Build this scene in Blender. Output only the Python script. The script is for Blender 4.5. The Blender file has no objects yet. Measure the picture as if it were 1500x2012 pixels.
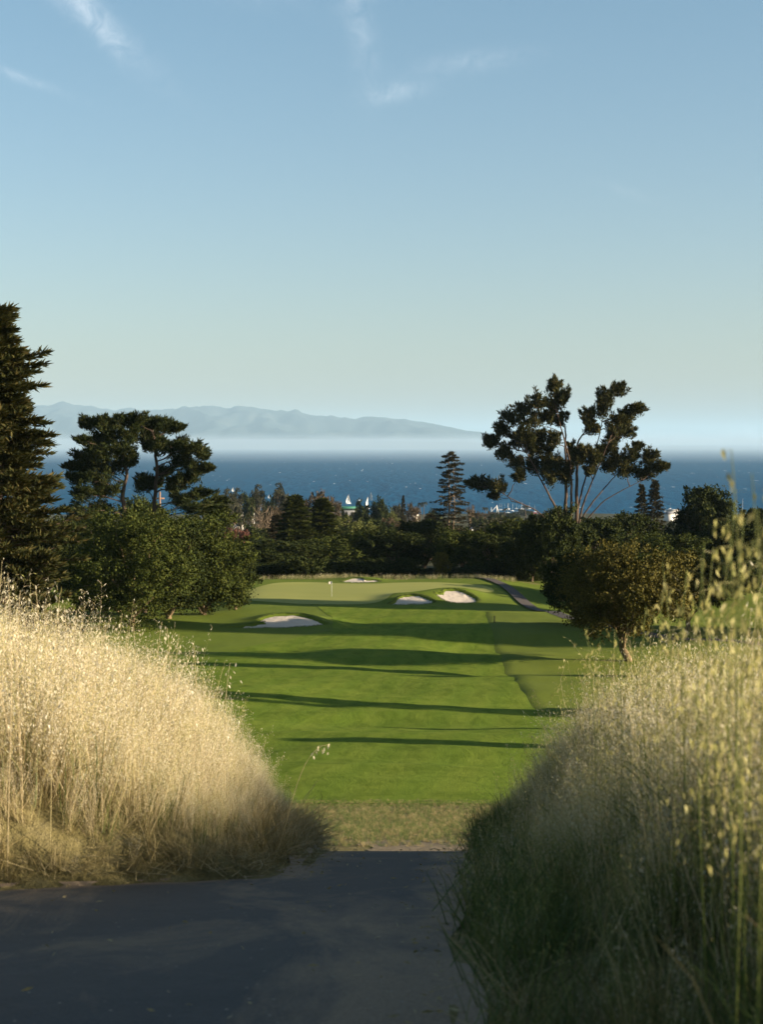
import bpy, math, random
import numpy as np

R = math.radians
scene = bpy.context.scene
COL = scene.collection

# ------------------------------------------------------------------ camera
# world: x right, y away from the viewer, z up; the eye is the origin (z = 0)
F_PX, CX, CY = 3125.0, 750.0, 1006.0
PITCH = R(2.49)
cam = bpy.data.cameras.new("camera")
cam.sensor_fit = 'HORIZONTAL'
cam.sensor_width = 24.0
cam.lens = 50.0
cam.clip_start = 0.05
cam.clip_end = 200000
cam.dof.use_dof = True
cam.dof.focus_distance = 26.0
cam.dof.aperture_fstop = 5.0
cam_o = bpy.data.objects.new("camera", cam)
cam_o.rotation_euler = (R(90) - PITCH, 0, 0)
COL.objects.link(cam_o)
scene.camera = cam_o

# ------------------------------------------------------------------ light
SUN_EL, SUN_AZ = R(14.5), R(104.0)          # azimuth clockwise from +y: right and a little behind
sun_dir = np.array([math.sin(SUN_AZ) * math.cos(SUN_EL), math.cos(SUN_AZ) * math.cos(SUN_EL), math.sin(SUN_EL)])
world = bpy.data.worlds.new("World")
scene.world = world
world.use_nodes = True
wt = world.node_tree
for n in list(wt.nodes):
    wt.nodes.remove(n)


def wn(t, **kw):
    n = wt.nodes.new(t)
    for k, v in kw.items():
        setattr(n, k, v)
    return n


def wmath(op, a, b=None, c=None, clamp=False):
    n = wn('ShaderNodeMath', operation=op, use_clamp=clamp)
    for i, v in enumerate((a, b, c)):
        if v is None:
            continue
        if isinstance(v, (int, float)):
            n.inputs[i].default_value = v
        else:
            wt.links.new(v, n.inputs[i])
    return n.outputs[0]


sky = wn('ShaderNodeTexSky', sky_type='NISHITA')
sky.sun_disc = False
sky.sun_elevation = SUN_EL
sky.sun_rotation = SUN_AZ
sky.altitude = 100
sky.air_density = 1.0
sky.dust_density = 1.35
sky.ozone_density = 2.0
# thin cirrus wisps, laid out in directions of the sky (azimuth, elevation in degrees)
tc = wn('ShaderNodeTexCoord')
sep = wn('ShaderNodeSeparateXYZ')
wt.links.new(tc.outputs['Generated'], sep.inputs[0])
az = wmath('MULTIPLY', wmath('ARCTAN2', sep.outputs[0], sep.outputs[1]), 57.2958)
el = wmath('MULTIPLY', wmath('ARCSINE', sep.outputs[2]), 57.2958)
cv = wn('ShaderNodeCombineXYZ')
wt.links.new(az, cv.inputs[0])
wt.links.new(el, cv.inputs[1])
wisps = [  # az, el, half length, half width, tilt, weight
    (-10.9, 15.2, 2.6, 0.40, -40, 0.65), (-10.0, 14.4, 1.3, 0.30, -52, 0.35),
    (-13.4, 12.7, 1.8, 0.14, -17, 0.40), (0.55, 12.3, 0.95, 0.28, 8, 0.40),
    (3.2, 13.3, 1.7, 0.30, 6, 0.28), (-0.75, 14.6, 0.42, 1.7, 8, 0.30), (-0.3, 16.0, 1.3, 0.4, 40, 0.22),
    (8.7, 8.8, 0.9, 0.16, -20, 0.10), (-5.5, 15.8, 2.2, 0.5, -10, 0.16),
    (22, 17, 5, 0.7, -20, 0.4), (-26, 20, 6, 0.8, 15, 0.4), (-40, 12, 6, 0.5, 5, 0.3), (40, 22, 8, 1.0, -30, 0.4),
    (13.0, 0.25, 4.2, 0.22, 0, 0.85), (17.5, 0.35, 4.0, 0.30, 0, 0.8), (26.0, 0.3, 7.0, 0.3, 0, 0.8), (9.6, 0.12, 1.6, 0.14, 0, 0.5),
]
nz = wn('ShaderNodeTexNoise', noise_dimensions='3D')
nz.inputs['Scale'].default_value = 1.3
nz.inputs['Detail'].default_value = 8
nz.inputs['Roughness'].default_value = 0.62
nz.inputs['Distortion'].default_value = 0.8
wt.links.new(cv.outputs[0], nz.inputs['Vector'])
acc = None
for (a0, e0, ha, he, tilt, w) in wisps:
    da, de = wmath('SUBTRACT', az, a0), wmath('SUBTRACT', el, e0)
    c, s = math.cos(R(tilt)), math.sin(R(tilt))
    u = wmath('ADD', wmath('MULTIPLY', da, c / ha), wmath('MULTIPLY', de, s / ha))
    v = wmath('ADD', wmath('MULTIPLY', da, -s / he), wmath('MULTIPLY', de, c / he))
    r2 = wmath('ADD', wmath('MULTIPLY', u, u), wmath('MULTIPLY', v, v))
    g = wmath('MULTIPLY', wmath('EXPONENT', wmath('MULTIPLY', r2, -0.8)), w * (0.42 if e0 > 5 else 1.0))
    acc = g if acc is None else wmath('ADD', acc, g)
nfac = wmath('MULTIPLY', wmath('SUBTRACT', nz.outputs['Fac'], 0.30), 1.9, clamp=True)
cloud = wmath('MULTIPLY', acc, nfac, clamp=True)
# the sky's own tint, clearer and more teal with height, the same all round
tr_ = wn('ShaderNodeValToRGB')
wt.links.new(wmath('DIVIDE', el, 40.0, clamp=True), tr_.inputs[0])
tr_.color_ramp.elements[0].position, tr_.color_ramp.elements[0].color = 0.0, (1.0, 0.93, 0.96, 1)
tr_.color_ramp.elements[1].position, tr_.color_ramp.elements[1].color = 0.42, (0.95, 1.06, 1.02, 1)
tint = wn('ShaderNodeMix', data_type='RGBA', blend_type='MULTIPLY')
tint.inputs['Factor'].default_value = 1.0
wt.links.new(sky.outputs[0], tint.inputs['A'])
wt.links.new(tr_.outputs[0], tint.inputs['B'])
mixc = wn('ShaderNodeMix', data_type='RGBA')
wt.links.new(cloud, mixc.inputs['Factor'])
wt.links.new(tint.outputs['Result'], mixc.inputs['A'])
mixc.inputs['B'].default_value = (10.0, 10.0, 10.0, 1)
bg = wn('ShaderNodeBackground')
bg.inputs['Strength'].default_value = 0.0535
wt.links.new(mixc.outputs['Result'], bg.inputs['Color'])
wo = wn('ShaderNodeOutputWorld')
wt.links.new(bg.outputs[0], wo.inputs['Surface'])

sun = bpy.data.lights.new("sun", 'SUN')
sun.energy = 5.0
sun.angle = R(0.53)
sun.color = (1.0, 0.86, 0.64)
sun_o = bpy.data.objects.new("sun", sun)
from mathutils import Vector
sun_o.rotation_euler = Vector(sun_dir).to_track_quat('Z', 'Y').to_euler()
sun_o.location = (60, -10, 40)
COL.objects.link(sun_o)

scene.view_settings.view_transform = 'Standard'
scene.view_settings.look = 'None'
scene.view_settings.exposure = 1.7
scene.view_settings.gamma = 1.0
scene.view_settings.use_curve_mapping = False
scene.render.engine = 'CYCLES'
cy = scene.cycles
cy.max_bounces = 6
cy.diffuse_bounces = 3
cy.glossy_bounces = 2
cy.transmission_bounces = 4
cy.volume_bounces = 2
cy.use_denoising = True
cy.use_adaptive_sampling = False


# ------------------------------------------------------------------ helpers
def unproj(px, py, d):
    """point at forward distance d whose picture position is px, py in the 1500 x 2012 photograph"""
    u, v = (px - CX) / F_PX, (CY - py) / F_PX
    y = math.cos(PITCH) + v * math.sin(PITCH)
    z = -math.sin(PITCH) + v * math.cos(PITCH)
    return np.array([u / y * d, d, z / y * d])


def smooth(t):
    t = np.clip(t, 0, 1)
    return t * t * (3 - 2 * t)


def pchip(xk, yk):
    xk, yk = np.asarray(xk, float), np.asarray(yk, float)
    h = np.diff(xk)
    dl = np.diff(yk) / h
    m = np.zeros_like(yk)
    for i in range(1, len(xk) - 1):
        if dl[i - 1] * dl[i] > 0:
            w1, w2 = 2 * h[i] + h[i - 1], h[i] + 2 * h[i - 1]
            m[i] = (w1 + w2) / (w1 / dl[i - 1] + w2 / dl[i])
    m[0], m[-1] = dl[0], dl[-1]

    def f(x):
        x = np.clip(np.asarray(x, float), xk[0], xk[-1])
        i = np.clip(np.searchsorted(xk, x) - 1, 0, len(h) - 1)
        t = (x - xk[i]) / h[i]
        return ((2 * t**3 - 3 * t**2 + 1) * yk[i] + (t**3 - 2 * t**2 + t) * h[i] * m[i]
                + (-2 * t**3 + 3 * t**2) * yk[i + 1] + (t**3 - t**2) * h[i] * m[i + 1])
    return f


def vnoise(x, y, seed=0):
    x, y = np.broadcast_arrays(np.asarray(x, float), np.asarray(y, float))
    xi, yi = np.floor(x).astype(np.int64), np.floor(y).astype(np.int64)
    fx, fy = x - xi, y - yi
    fx, fy = fx**3 * (fx * (fx * 6 - 15) + 10), fy**3 * (fy * (fy * 6 - 15) + 10)

    def hsh(a, b):
        n = (a * 374761393 + b * 668265263 + seed * 1442695041) & 0xffffffff
        n = ((n ^ (n >> 13)) * 1274126177) & 0xffffffff
        return ((n ^ (n >> 16)) & 0xffff) / 32767.5 - 1
    return ((hsh(xi, yi) * (1 - fx) + hsh(xi + 1, yi) * fx) * (1 - fy)
            + (hsh(xi, yi + 1) * (1 - fx) + hsh(xi + 1, yi + 1) * fx) * fy)


def fbm(x, y, seed=0, oct=4):
    s, a = 0, 1.0
    for o in range(oct):
        s = s + a * vnoise(x * 2**o, y * 2**o, seed + o * 17)
        a *= 0.5
    return s


def fast_mesh(name, V, Fs, mats=None, smooth_shade=False, attrs=None, midx=None):
    V = np.ascontiguousarray(V, np.float32)
    Fs = [np.ascontiguousarray(f, np.int32) for f in (Fs if isinstance(Fs, list) else [Fs]) if len(f)]
    me = bpy.data.meshes.new(name)
    me.vertices.add(len(V))
    me.vertices.foreach_set("co", V.ravel())
    loops = np.concatenate([f.ravel() for f in Fs])
    tot = np.concatenate([np.full(len(f), f.shape[1], np.int32) for f in Fs])
    start = np.concatenate([[0], np.cumsum(tot)[:-1]]).astype(np.int32)
    me.loops.add(len(loops))
    me.loops.foreach_set("vertex_index", loops)
    me.polygons.add(len(tot))
    me.polygons.foreach_set("loop_start", start)
    if midx is not None:
        me.polygons.foreach_set("material_index", np.asarray(midx, np.int32))
    me.update(calc_edges=True)
    if smooth_shade:
        me.polygons.foreach_set("use_smooth", np.ones(len(tot), bool))
    if attrs:
        for k, v in attrs.items():
            a = me.attributes.new(k, 'FLOAT', 'POINT')
            a.data.foreach_set("value", np.ascontiguousarray(v, np.float32))
    for m in (mats if isinstance(mats, (list, tuple)) else [mats]):
        if m is not None:
            me.materials.append(m)
    return me


def link(name, me, parent=None, loc=(0, 0, 0)):
    o = bpy.data.objects.new(name, me)
    o.location = loc
    o.parent = parent
    COL.objects.link(o)
    return o


def tag(o, label=None, cat=None, group=None, kind=None):
    if label:
        o['label'] = label
    if cat:
        o['category'] = cat
    if group:
        o['group'] = group
    if kind:
        o['kind'] = kind
    return o


def empty(name, loc, rz=0.0, scale=1.0):
    o = bpy.data.objects.new(name, None)
    o.empty_display_size = 0.3
    o.location = loc
    o.rotation_euler = (0, 0, rz)
    o.scale = (scale,) * 3 if isinstance(scale, (int, float)) else scale
    COL.objects.link(o)
    return o


def copy_tree(o, parent=None):
    c = o.copy()
    COL.objects.link(c)
    c.parent = parent
    for ch in o.children:
        copy_tree(ch, c)
    return c


class MB:
    def __init__(s):
        s.V, s.Q, s.T, s.n = [], [], [], 0

    def add(s, V, Q=None, T=None):
        V = np.asarray(V, float)
        s.V.append(V)
        if Q is not None and len(Q):
            s.Q.append(np.asarray(Q) + s.n)
        if T is not None and len(T):
            s.T.append(np.asarray(T) + s.n)
        s.n += len(V)
        return s

    def tube(s, pts, rad, n=6, cap=True):
        pts = np.asarray(pts, float)
        rad = np.broadcast_to(np.asarray(rad, float), (len(pts),))
        t = np.gradient(pts, axis=0)
        t /= np.linalg.norm(t, axis=1)[:, None] + 1e-9
        ref = np.array([0.31, 0.95, 0.05]) if abs(t[0][2]) > 0.7 else np.array([0.0, 0.0, 1.0])
        a = np.cross(t, ref)
        a /= np.linalg.norm(a, axis=1)[:, None] + 1e-9
        b = np.cross(t, a)
        th = np.arange(n) * 2 * math.pi / n
        V = pts[:, None] + rad[:, None, None] * (a[:, None] * np.cos(th)[None, :, None] + b[:, None] * np.sin(th)[None, :, None])
        m = len(pts)
        i, j = np.meshgrid(np.arange(m - 1), np.arange(n), indexing='ij')
        k = (j + 1) % n
        Q = np.stack([i * n + j, i * n + k, (i + 1) * n + k, (i + 1) * n + j], -1).reshape(-1, 4)
        V = V.reshape(-1, 3)
        T = None
        if cap:
            V = np.vstack([V, pts[-1:], pts[:1]])
            jj = np.arange(n)
            kk = (jj + 1) % n
            T = np.vstack([np.stack([(m - 1) * n + jj, (m - 1) * n + kk, np.full(n, m * n)], -1),
                           np.stack([kk, jj, np.full(n, m * n + 1)], -1)])
        return s.add(V, Q, T)

    def box(s, lo, hi):
        x0, y0, z0 = lo
        x1, y1, z1 = hi
        V = [(x0, y0, z0), (x1, y0, z0), (x1, y1, z0), (x0, y1, z0), (x0, y0, z1), (x1, y0, z1), (x1, y1, z1), (x0, y1, z1)]
        return s.add(V, [(0, 3, 2, 1), (4, 5, 6, 7), (0, 1, 5, 4), (1, 2, 6, 5), (2, 3, 7, 6), (3, 0, 4, 7)])

    def mesh(s, name, mat, smooth_shade=False):
        Fs = []
        if s.Q:
            Fs.append(np.vstack(s.Q))
        if s.T:
            Fs.append(np.vstack(s.T))
        return fast_mesh(name, np.vstack(s.V), Fs, mat, smooth_shade)

    def build(s, name, mat, parent=None, loc=(0, 0, 0), smooth_shade=False):
        return link(name, s.mesh(name, mat, smooth_shade), parent, loc)


def unit(v):
    return v / (np.linalg.norm(v, axis=-1, keepdims=True) + 1e-9)


def kites(P, D, L, W, rng, fold=0.25, mid=0.5, N=None):
    """one folded leaf-shaped quad for each point"""
    n = len(P)
    D = unit(D)
    side = unit(np.cross(D, rng.normal(size=(n, 3)) if N is None else N))
    nr = np.cross(side, D)
    L, W = np.broadcast_to(L, (n,))[:, None], np.broadcast_to(W, (n,))[:, None]
    V = np.stack([P, P + D * L * mid + side * W / 2 + nr * W * fold, P + D * L, P + D * L * mid - side * W / 2 + nr * W * fold], 1)
    Q = np.arange(n * 4).reshape(n, 4)
    return V.reshape(-1, 3), Q


# ------------------------------------------------------------------ materials
class NT:
    def __init__(s, name):
        s.m = bpy.data.materials.new(name)
        s.m.use_nodes = True
        s.t = s.m.node_tree
        for n in list(s.t.nodes):
            s.t.nodes.remove(n)
        s.out = s.t.nodes.new('ShaderNodeOutputMaterial')

    def n(s, t, ins=None, **kw):
        nd = s.t.nodes.new(t)
        for k, v in kw.items():
            setattr(nd, k, v)
        for k, v in (ins or {}).items():
            if isinstance(v, bpy.types.NodeSocket):
                s.t.links.new(v, nd.inputs[k])
            else:
                nd.inputs[k].default_value = v
        return nd

    def math(s, op, a, b=0.0, clamp=False):
        return s.n('ShaderNodeMath', {0: a, 1: b}, operation=op, use_clamp=clamp).outputs[0]

    def pos(s):
        return s.n('ShaderNodeNewGeometry').outputs['Position']

    def obj(s):
        return s.n('ShaderNodeTexCoord').outputs['Object']

    def mapv(s, v, scale=(1, 1, 1), loc=(0, 0, 0), rot=(0, 0, 0)):
        return s.n('ShaderNodeMapping', {'Vector': v, 'Scale': scale, 'Location': loc, 'Rotation': rot}).outputs[0]

    def noise(s, v, scale, detail=4, rough=0.55, dist=0.0):
        return s.n('ShaderNodeTexNoise', {'Vector': v, 'Scale': scale, 'Detail': detail, 'Roughness': rough, 'Distortion': dist}).outputs['Fac']

    def ramp(s, f, stops):
        r = s.n('ShaderNodeValToRGB', {'Fac': f})
        e = r.color_ramp.elements
        while len(e) < len(stops):
            e.new(0.5)
        for el_, (p, c) in zip(e, stops):
            el_.position = p
            el_.color = (*c, 1) if len(c) == 3 else c
        return r.outputs['Color']

    def mix(s, f, a, b, mode='MIX'):
        a = (*a, 1) if isinstance(a, tuple) and len(a) == 3 else a
        b = (*b, 1) if isinstance(b, tuple) and len(b) == 3 else b
        nd = s.n('ShaderNodeMix', {}, data_type='RGBA', blend_type=mode)
        for k, v in (('Factor', f), ('A', a), ('B', b)):
            sk = [i for i in nd.inputs if i.name == k and (i.type == 'RGBA' or k == 'Factor')][0]
            if isinstance(v, bpy.types.NodeSocket):
                s.t.links.new(v, sk)
            else:
                sk.default_value = v
        return [o for o in nd.outputs if o.type == 'RGBA'][0]

    def bump(s, h, strength=0.5, dist=0.05):
        return s.n('ShaderNodeBump', {'Height': h, 'Strength': strength, 'Distance': dist}).outputs[0]

    def bsdf(s, color, rough=0.8, spec=0.2, normal=None, **kw):
        ins = {'Base Color': (*color, 1) if isinstance(color, tuple) and len(color) == 3 else color,
               'Roughness': rough, 'Specular IOR Level': spec}
        if normal is not None:
            ins['Normal'] = normal
        ins.update(kw)
        return s.n('ShaderNodeBsdfPrincipled', ins).outputs[0]

    def done(s, sh):
        s.t.links.new(sh, s.out.inputs['Surface'])
        return s.m


def leaf_mat(name, c1, c2, c3=None, trans=0.25, tscale=1.0, rough=0.7, spec=0.06, big=0.35):
    """foliage: each leaf its own tint, drifting over the crown"""
    k = NT(name)
    isl = k.n('ShaderNodeNewGeometry').outputs['Random Per Island']
    nz_ = k.noise(k.obj(), big, 2, 0.5)
    f = k.math('ADD', k.math('MULTIPLY', isl, 0.6), k.math('MULTIPLY', nz_, 0.5), clamp=True)
    stops = [(0.2, c1), (0.85, c2)] if c3 is None else [(0.15, c1), (0.6, c2), (0.95, c3)]
    c = k.ramp(f, stops)
    p = k.bsdf(c, rough, spec)
    tl = k.n('ShaderNodeBsdfTranslucent', {'Color': k.mix(1.0, c, (1.25 * tscale, 1.2 * tscale, 0.6 * tscale), 'MULTIPLY')}).outputs[0]
    return k.done(k.n('ShaderNodeMixShader', {0: trans, 1: p, 2: tl}).outputs[0])


def bark_mat(name, c1, c2, sc=3.0):
    k = NT(name)
    v = k.mapv(k.obj(), (sc, sc, sc * 0.18))
    n1 = k.noise(v, 2.0, 6, 0.65, 0.4)
    c = k.ramp(n1, [(0.3, c1), (0.7, c2)])
    return k.done(k.bsdf(c, 0.9, 0.1, k.bump(n1, 0.8, 0.08)))


def flat_mat(name, c, rough=0.7, spec=0.3, var=0.12, scale=2.0):
    k = NT(name)
    n1 = k.noise(k.obj(), scale, 5, 0.6)
    col = k.mix(n1, tuple(x * (1 - var) for x in c), tuple(min(1, x * (1 + var)) for x in c))
    return k.done(k.bsdf(col, rough, spec, k.bump(n1, 0.15, 0.02)))


M = {}
M['oak_leaf'] = leaf_mat('oak_leaf', (0.0145, 0.0206, 0.0048), (0.0391, 0.0488, 0.0082), (0.0728, 0.0728, 0.0145), 0.12)
M['oak_olive'] = leaf_mat('oak_olive', (0.0258, 0.0268, 0.0077), (0.0718, 0.0612, 0.0125), (0.1167, 0.0909, 0.0229), 0.12)
M['cypress_leaf'] = leaf_mat('cypress_leaf', (0.0092, 0.0152, 0.0046), (0.0238, 0.0310, 0.0079), (0.0449, 0.0403, 0.0112), 0.12)
M['cypress_brown'] = leaf_mat('cypress_brown', (0.0156, 0.0198, 0.0074), (0.0387, 0.0396, 0.0115), (0.0775, 0.0561, 0.0190), 0.12)
M['dark_leaf'] = leaf_mat('dark_leaf', (0.0079, 0.0139, 0.0040), (0.0231, 0.0297, 0.0059), (0.0449, 0.0469, 0.0099), 0.12)
M['cone_leaf'] = leaf_mat('cone_leaf', (0.0107, 0.0190, 0.0050), (0.0321, 0.0387, 0.0066), (0.0586, 0.0586, 0.0107), 0.15)
M['redwood_leaf'] = leaf_mat('redwood_leaf', (0.0132, 0.0145, 0.0066), (0.0330, 0.0284, 0.0132), (0.0568, 0.0429, 0.0211), 0.12)
M['light_leaf'] = leaf_mat('light_leaf', (0.0420, 0.0532, 0.0138), (0.0927, 0.0996, 0.0283), (0.1425, 0.1356, 0.0489), 0.12)
M['yellow_leaf'] = leaf_mat('yellow_leaf', (0.0442, 0.0376, 0.0066), (0.0983, 0.0818, 0.0119), (0.1419, 0.1148, 0.0218), 0.12)
M['red_leaf'] = leaf_mat('red_leaf', (0.0475, 0.0165, 0.0119), (0.1142, 0.0475, 0.0356), (0.1808, 0.0950, 0.0759), 0.12)
M['gum_leaf'] = leaf_mat('gum_leaf', (0.0178, 0.0211, 0.0125), (0.0429, 0.0416, 0.0244), (0.0713, 0.0620, 0.0383), 0.15)
M['brown_leaf'] = leaf_mat('brown_leaf', (0.0330, 0.0244, 0.0145), (0.0667, 0.0475, 0.0277), (0.0997, 0.0713, 0.0429), 0.15)
M['bark'] = bark_mat('bark', (0.0372, 0.0260, 0.0186), (0.1364, 0.0930, 0.0651))
M['cypress_bark'] = bark_mat('cypress_bark', (0.0327, 0.0211, 0.0154), (0.1153, 0.0788, 0.0577), 2.0)
M['pale_bark'] = bark_mat('pale_bark', (0.1240, 0.0868, 0.0589), (0.2604, 0.1922, 0.1364), 2.0)
M['oak_bark'] = bark_mat('oak_bark', (0.0682, 0.0496, 0.0279), (0.2108, 0.1488, 0.0806), 5.0)

# ground
k = NT('ground')
P = k.pos()
dry = k.n('ShaderNodeAttribute', attribute_name='dry').outputs['Fac']
wood = k.n('ShaderNodeAttribute', attribute_name='wood').outputs['Fac']
n_f = k.noise(P, 9.0, 6, 0.7)
n_m = k.noise(k.mapv(P, (0.5, 0.16, 0.3)), 1.0, 5, 0.6)
rough_c = k.mix(n_m, (0.0600, 0.1000, 0.0070), (0.1250, 0.1600, 0.0180))
rough_c = k.mix(k.math('MULTIPLY', n_f, 0.40), rough_c, (0.1092, 0.1053, 0.0234))
n_d = k.noise(P, 5.0, 8, 0.75)
dry_c = k.ramp(n_d, [(0.25, (0.0702, 0.0585, 0.0234)), (0.5, (0.1482, 0.1209, 0.0507)), (0.75, (0.2574, 0.2106, 0.1092))])
fdry = k.math('ADD', dry, k.math('MULTIPLY', k.math('SUBTRACT', n_m, 0.5), 0.7), clamp=True)
c = k.mix(k.n('ShaderNodeMapRange', {0: fdry, 1: 0.42, 2: 0.58}).outputs[0], rough_c, dry_c)
c = k.mix(wood, c, k.mix(n_f, (0.0234, 0.0265, 0.0109), (0.0702, 0.0624, 0.0312)))
M['ground'] = k.done(k.bsdf(c, 0.95, 0.08, k.bump(n_f, 0.9, 0.10)))

k = NT('fairway_turf')
P = k.pos()
n_s = k.noise(k.mapv(P, (0.05, 0.42, 0.2)), 1.0, 4, 0.55, 0.6)
n_l = k.noise(k.mapv(P, (0.03, 0.05, 0.05)), 1.0, 3, 0.5)
n_f = k.noise(P, 11.0, 5, 0.75)
wv = k.n('ShaderNodeTexWave', {'Vector': k.mapv(P, (1, 1, 1), rot=(0, 0, R(8))), 'Scale': 0.10, 'Distortion': 1.2, 'Detail': 1.0}, bands_direction='X').outputs['Fac']
c = k.mix(n_s, (0.0780, 0.1220, 0.0120), (0.1750, 0.2100, 0.0340))
c = k.mix(k.math('MULTIPLY', n_l, 0.5), c, (0.1840, 0.1920, 0.0336))
c = k.mix(k.math('MULTIPLY', wv, 0.30), c, (0.0680, 0.1320, 0.0128))
n_g = k.noise(k.mapv(P, (0.9, 0.35, 0.5)), 1.0, 6, 0.7, 0.4)
c = k.mix(k.n('ShaderNodeMapRange', {0: n_g, 1: 0.45, 2: 0.75}).outputs[0], c, (0.0600, 0.0880, 0.0096))
c = k.mix(k.math('MULTIPLY', n_f, 0.45), c, (0.0560, 0.0920, 0.0080))
M['fairway'] = k.done(k.bsdf(c, 1.0, 0.02, k.bump(k.math('ADD', k.math('MULTIPLY', n_f, 0.5), k.math('MULTIPLY', n_g, 1.2)), 0.8, 0.10)))

k = NT('green_turf')
P = k.pos()
n_s = k.noise(k.mapv(P, (0.10, 0.35, 0.2)), 1.0, 4, 0.5)
n_f = k.noise(P, 20.0, 3, 0.6)
c = k.mix(n_s, (0.1950, 0.2050, 0.0480), (0.2650, 0.2550, 0.0760))
c = k.mix(k.math('MULTIPLY', n_f, 0.2), c, (0.1176, 0.1344, 0.0336))
M['green'] = k.done(k.bsdf(c, 0.9, 0.1, k.bump(n_f, 0.25, 0.02)))

k = NT('rough_turf')
P = k.pos()
n_s = k.noise(k.mapv(P, (0.5, 0.12, 0.2), rot=(0, 0, R(25))), 1.0, 5, 0.6)
n_f = k.noise(P, 9.0, 6, 0.75)
c = k.mix(n_s, (0.0680, 0.1020, 0.0085), (0.1400, 0.1680, 0.0220))
c = k.mix(k.math('MULTIPLY', n_f, 0.4), c, (0.1250, 0.1200, 0.0260))
M['rough'] = k.done(k.bsdf(c, 0.95, 0.08, k.bump(n_f, 1.0, 0.10)))

k = NT('sand')
P = k.pos()
n1 = k.noise(P, 1.6, 5, 0.6)
n2 = k.noise(P, 14.0, 4, 0.7)
c = k.mix(n1, (0.4320, 0.3600, 0.2952), (0.5328, 0.4608, 0.3888))
c = k.mix(k.math('MULTIPLY', n2, 0.3), c, (0.3024, 0.2448, 0.1944))
M['sand'] = k.done(k.bsdf(c, 0.95, 0.1, k.bump(k.math('ADD', n1, k.math('MULTIPLY', n2, 0.35)), 0.8, 0.15)))

k = NT('asphalt')
P = k.pos()
n1 = k.noise(P, 70.0, 3, 0.7)
n2 = k.noise(k.mapv(P, (1.6, 0.8, 1), loc=(3.1, 0.4, 0)), 1.0, 6, 0.68, 0.7)
n3 = k.noise(P, 9.0, 5, 0.7)
sepP = k.n('ShaderNodeSeparateXYZ', {0: P})
c = k.mix(n3, (0.038, 0.033, 0.028), (0.080, 0.070, 0.060))
c = k.mix(k.math('MULTIPLY', n1, 0.5), c, (0.085, 0.085, 0.088))
edge = k.n('ShaderNodeAttribute', attribute_name='edge').outputs['Fac']
dirt = k.math('ADD', k.math('MULTIPLY', k.math('SUBTRACT', n2, 0.47), 4.5), k.math('MULTIPLY', edge, 1.6))
dirt = k.math('MULTIPLY', dirt, k.math('ADD', 0.35, n3), clamp=True)
dirt = k.math('MINIMUM', dirt, 0.85)
c = k.mix(dirt, c, k.mix(n1, (0.125, 0.085, 0.052), (0.300, 0.215, 0.140)))
spk = k.n('ShaderNodeTexVoronoi', {'Vector': P, 'Scale': 13.0}).outputs['Distance']
c = k.mix(k.n('ShaderNodeMapRange', {0: spk, 1: 0.09, 2: 0.05}).outputs[0], c, (0.22, 0.19, 0.15))
M['asphalt'] = k.done(k.bsdf(c, 0.85, 0.25, k.bump(k.math('ADD', n1, k.math('MULTIPLY', n3, 1.2)), 0.8, 0.012)))

k = NT('cart_path')
P = k.pos()
n1 = k.noise(P, 3.0, 5, 0.65)
M['cart_path'] = k.done(k.bsdf(k.mix(n1, (0.0504, 0.0418, 0.0374), (0.0864, 0.0720, 0.0634)), 0.9, 0.15, k.bump(n1, 0.3, 0.03)))
k = NT('dirt')
P = k.pos()
n1 = k.noise(P, 4.0, 8, 0.7)
M['dirt'] = k.done(k.bsdf(k.mix(n1, (0.0936, 0.0720, 0.0432), (0.2592, 0.2016, 0.1368)), 0.95, 0.05, k.bump(n1, 0.8, 0.06)))

k = NT('sea_water')
P = k.pos()
b1 = k.noise(k.mapv(P, (0.020, 0.0045, 1)), 1.0, 6, 0.65)
b2 = k.noise(k.mapv(P, (0.0022, 0.00035, 1)), 1.0, 4, 0.6)
c = k.mix(b2, (0.0020, 0.0530, 0.1220), (0.0040, 0.0740, 0.1600))
c = k.mix(k.math('MULTIPLY', b1, 0.45), c, (0.0016, 0.0304, 0.0720))
w1 = k.noise(k.mapv(P, (0.055, 0.0052, 1)), 1.0, 2, 0.5)
w2 = k.noise(k.mapv(P, (0.0035, 0.0006, 1), loc=(7, 3, 0)), 1.0, 2, 0.5)
wc = k.math('ADD', w1, k.math('MULTIPLY', w2, 0.35))
foam = k.n('ShaderNodeMapRange', {0: wc, 1: 0.895, 2: 0.955}).outputs[0]
c = k.mix(foam, c, (0.6400, 0.6560, 0.6720))
M['sea'] = k.done(k.bsdf(c, 0.7, 0.015, k.bump(b1, 1.0, 12.0)))

k = NT('mountain_slope')
P = k.pos()
n1 = k.noise(P, 0.0007, 8, 0.7)
c = k.ramp(n1, [(0.35, (0.024, 0.034, 0.036)), (0.55, (0.036, 0.044, 0.044)), (0.72, (0.075, 0.075, 0.066))])
M['mountain'] = k.done(k.bsdf(c, 0.95, 0.05))

# ------------------------------------------------------------------ the lie of the land
PROFILE = [(-300, -1.2), (-20, -1.5), (0, -1.58), (4.4, -1.63), (6, -1.86), (8, -2.22), (12, -3.12), (20, -5.95), (28, -7.75), (36, -9.06),
           (47, -11.3), (58, -13.3), (78, -15.8), (108, -18.4), (150, -20.7), (178, -21.7), (205, -22.3), (222, -22.75), (237, -22.5),
           (252, -22.2), (258, -22.3), (272, -23.6), (320, -26), (400, -30), (600, -38), (1000, -55), (1500, -76), (2000, -96),
           (2600, -117), (2750, -124), (3600, -140)]
prof = pchip(*zip(*PROFILE))


def path_left(y):
    return np.interp(y, [-6, 6.2, 6.9, 7.26, 7.6, 8.0, 9, 12, 22], [-7, -6.5, -2.9, -1.9, -1.3, -0.60, -0.44, -0.44, -0.46])


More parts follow.
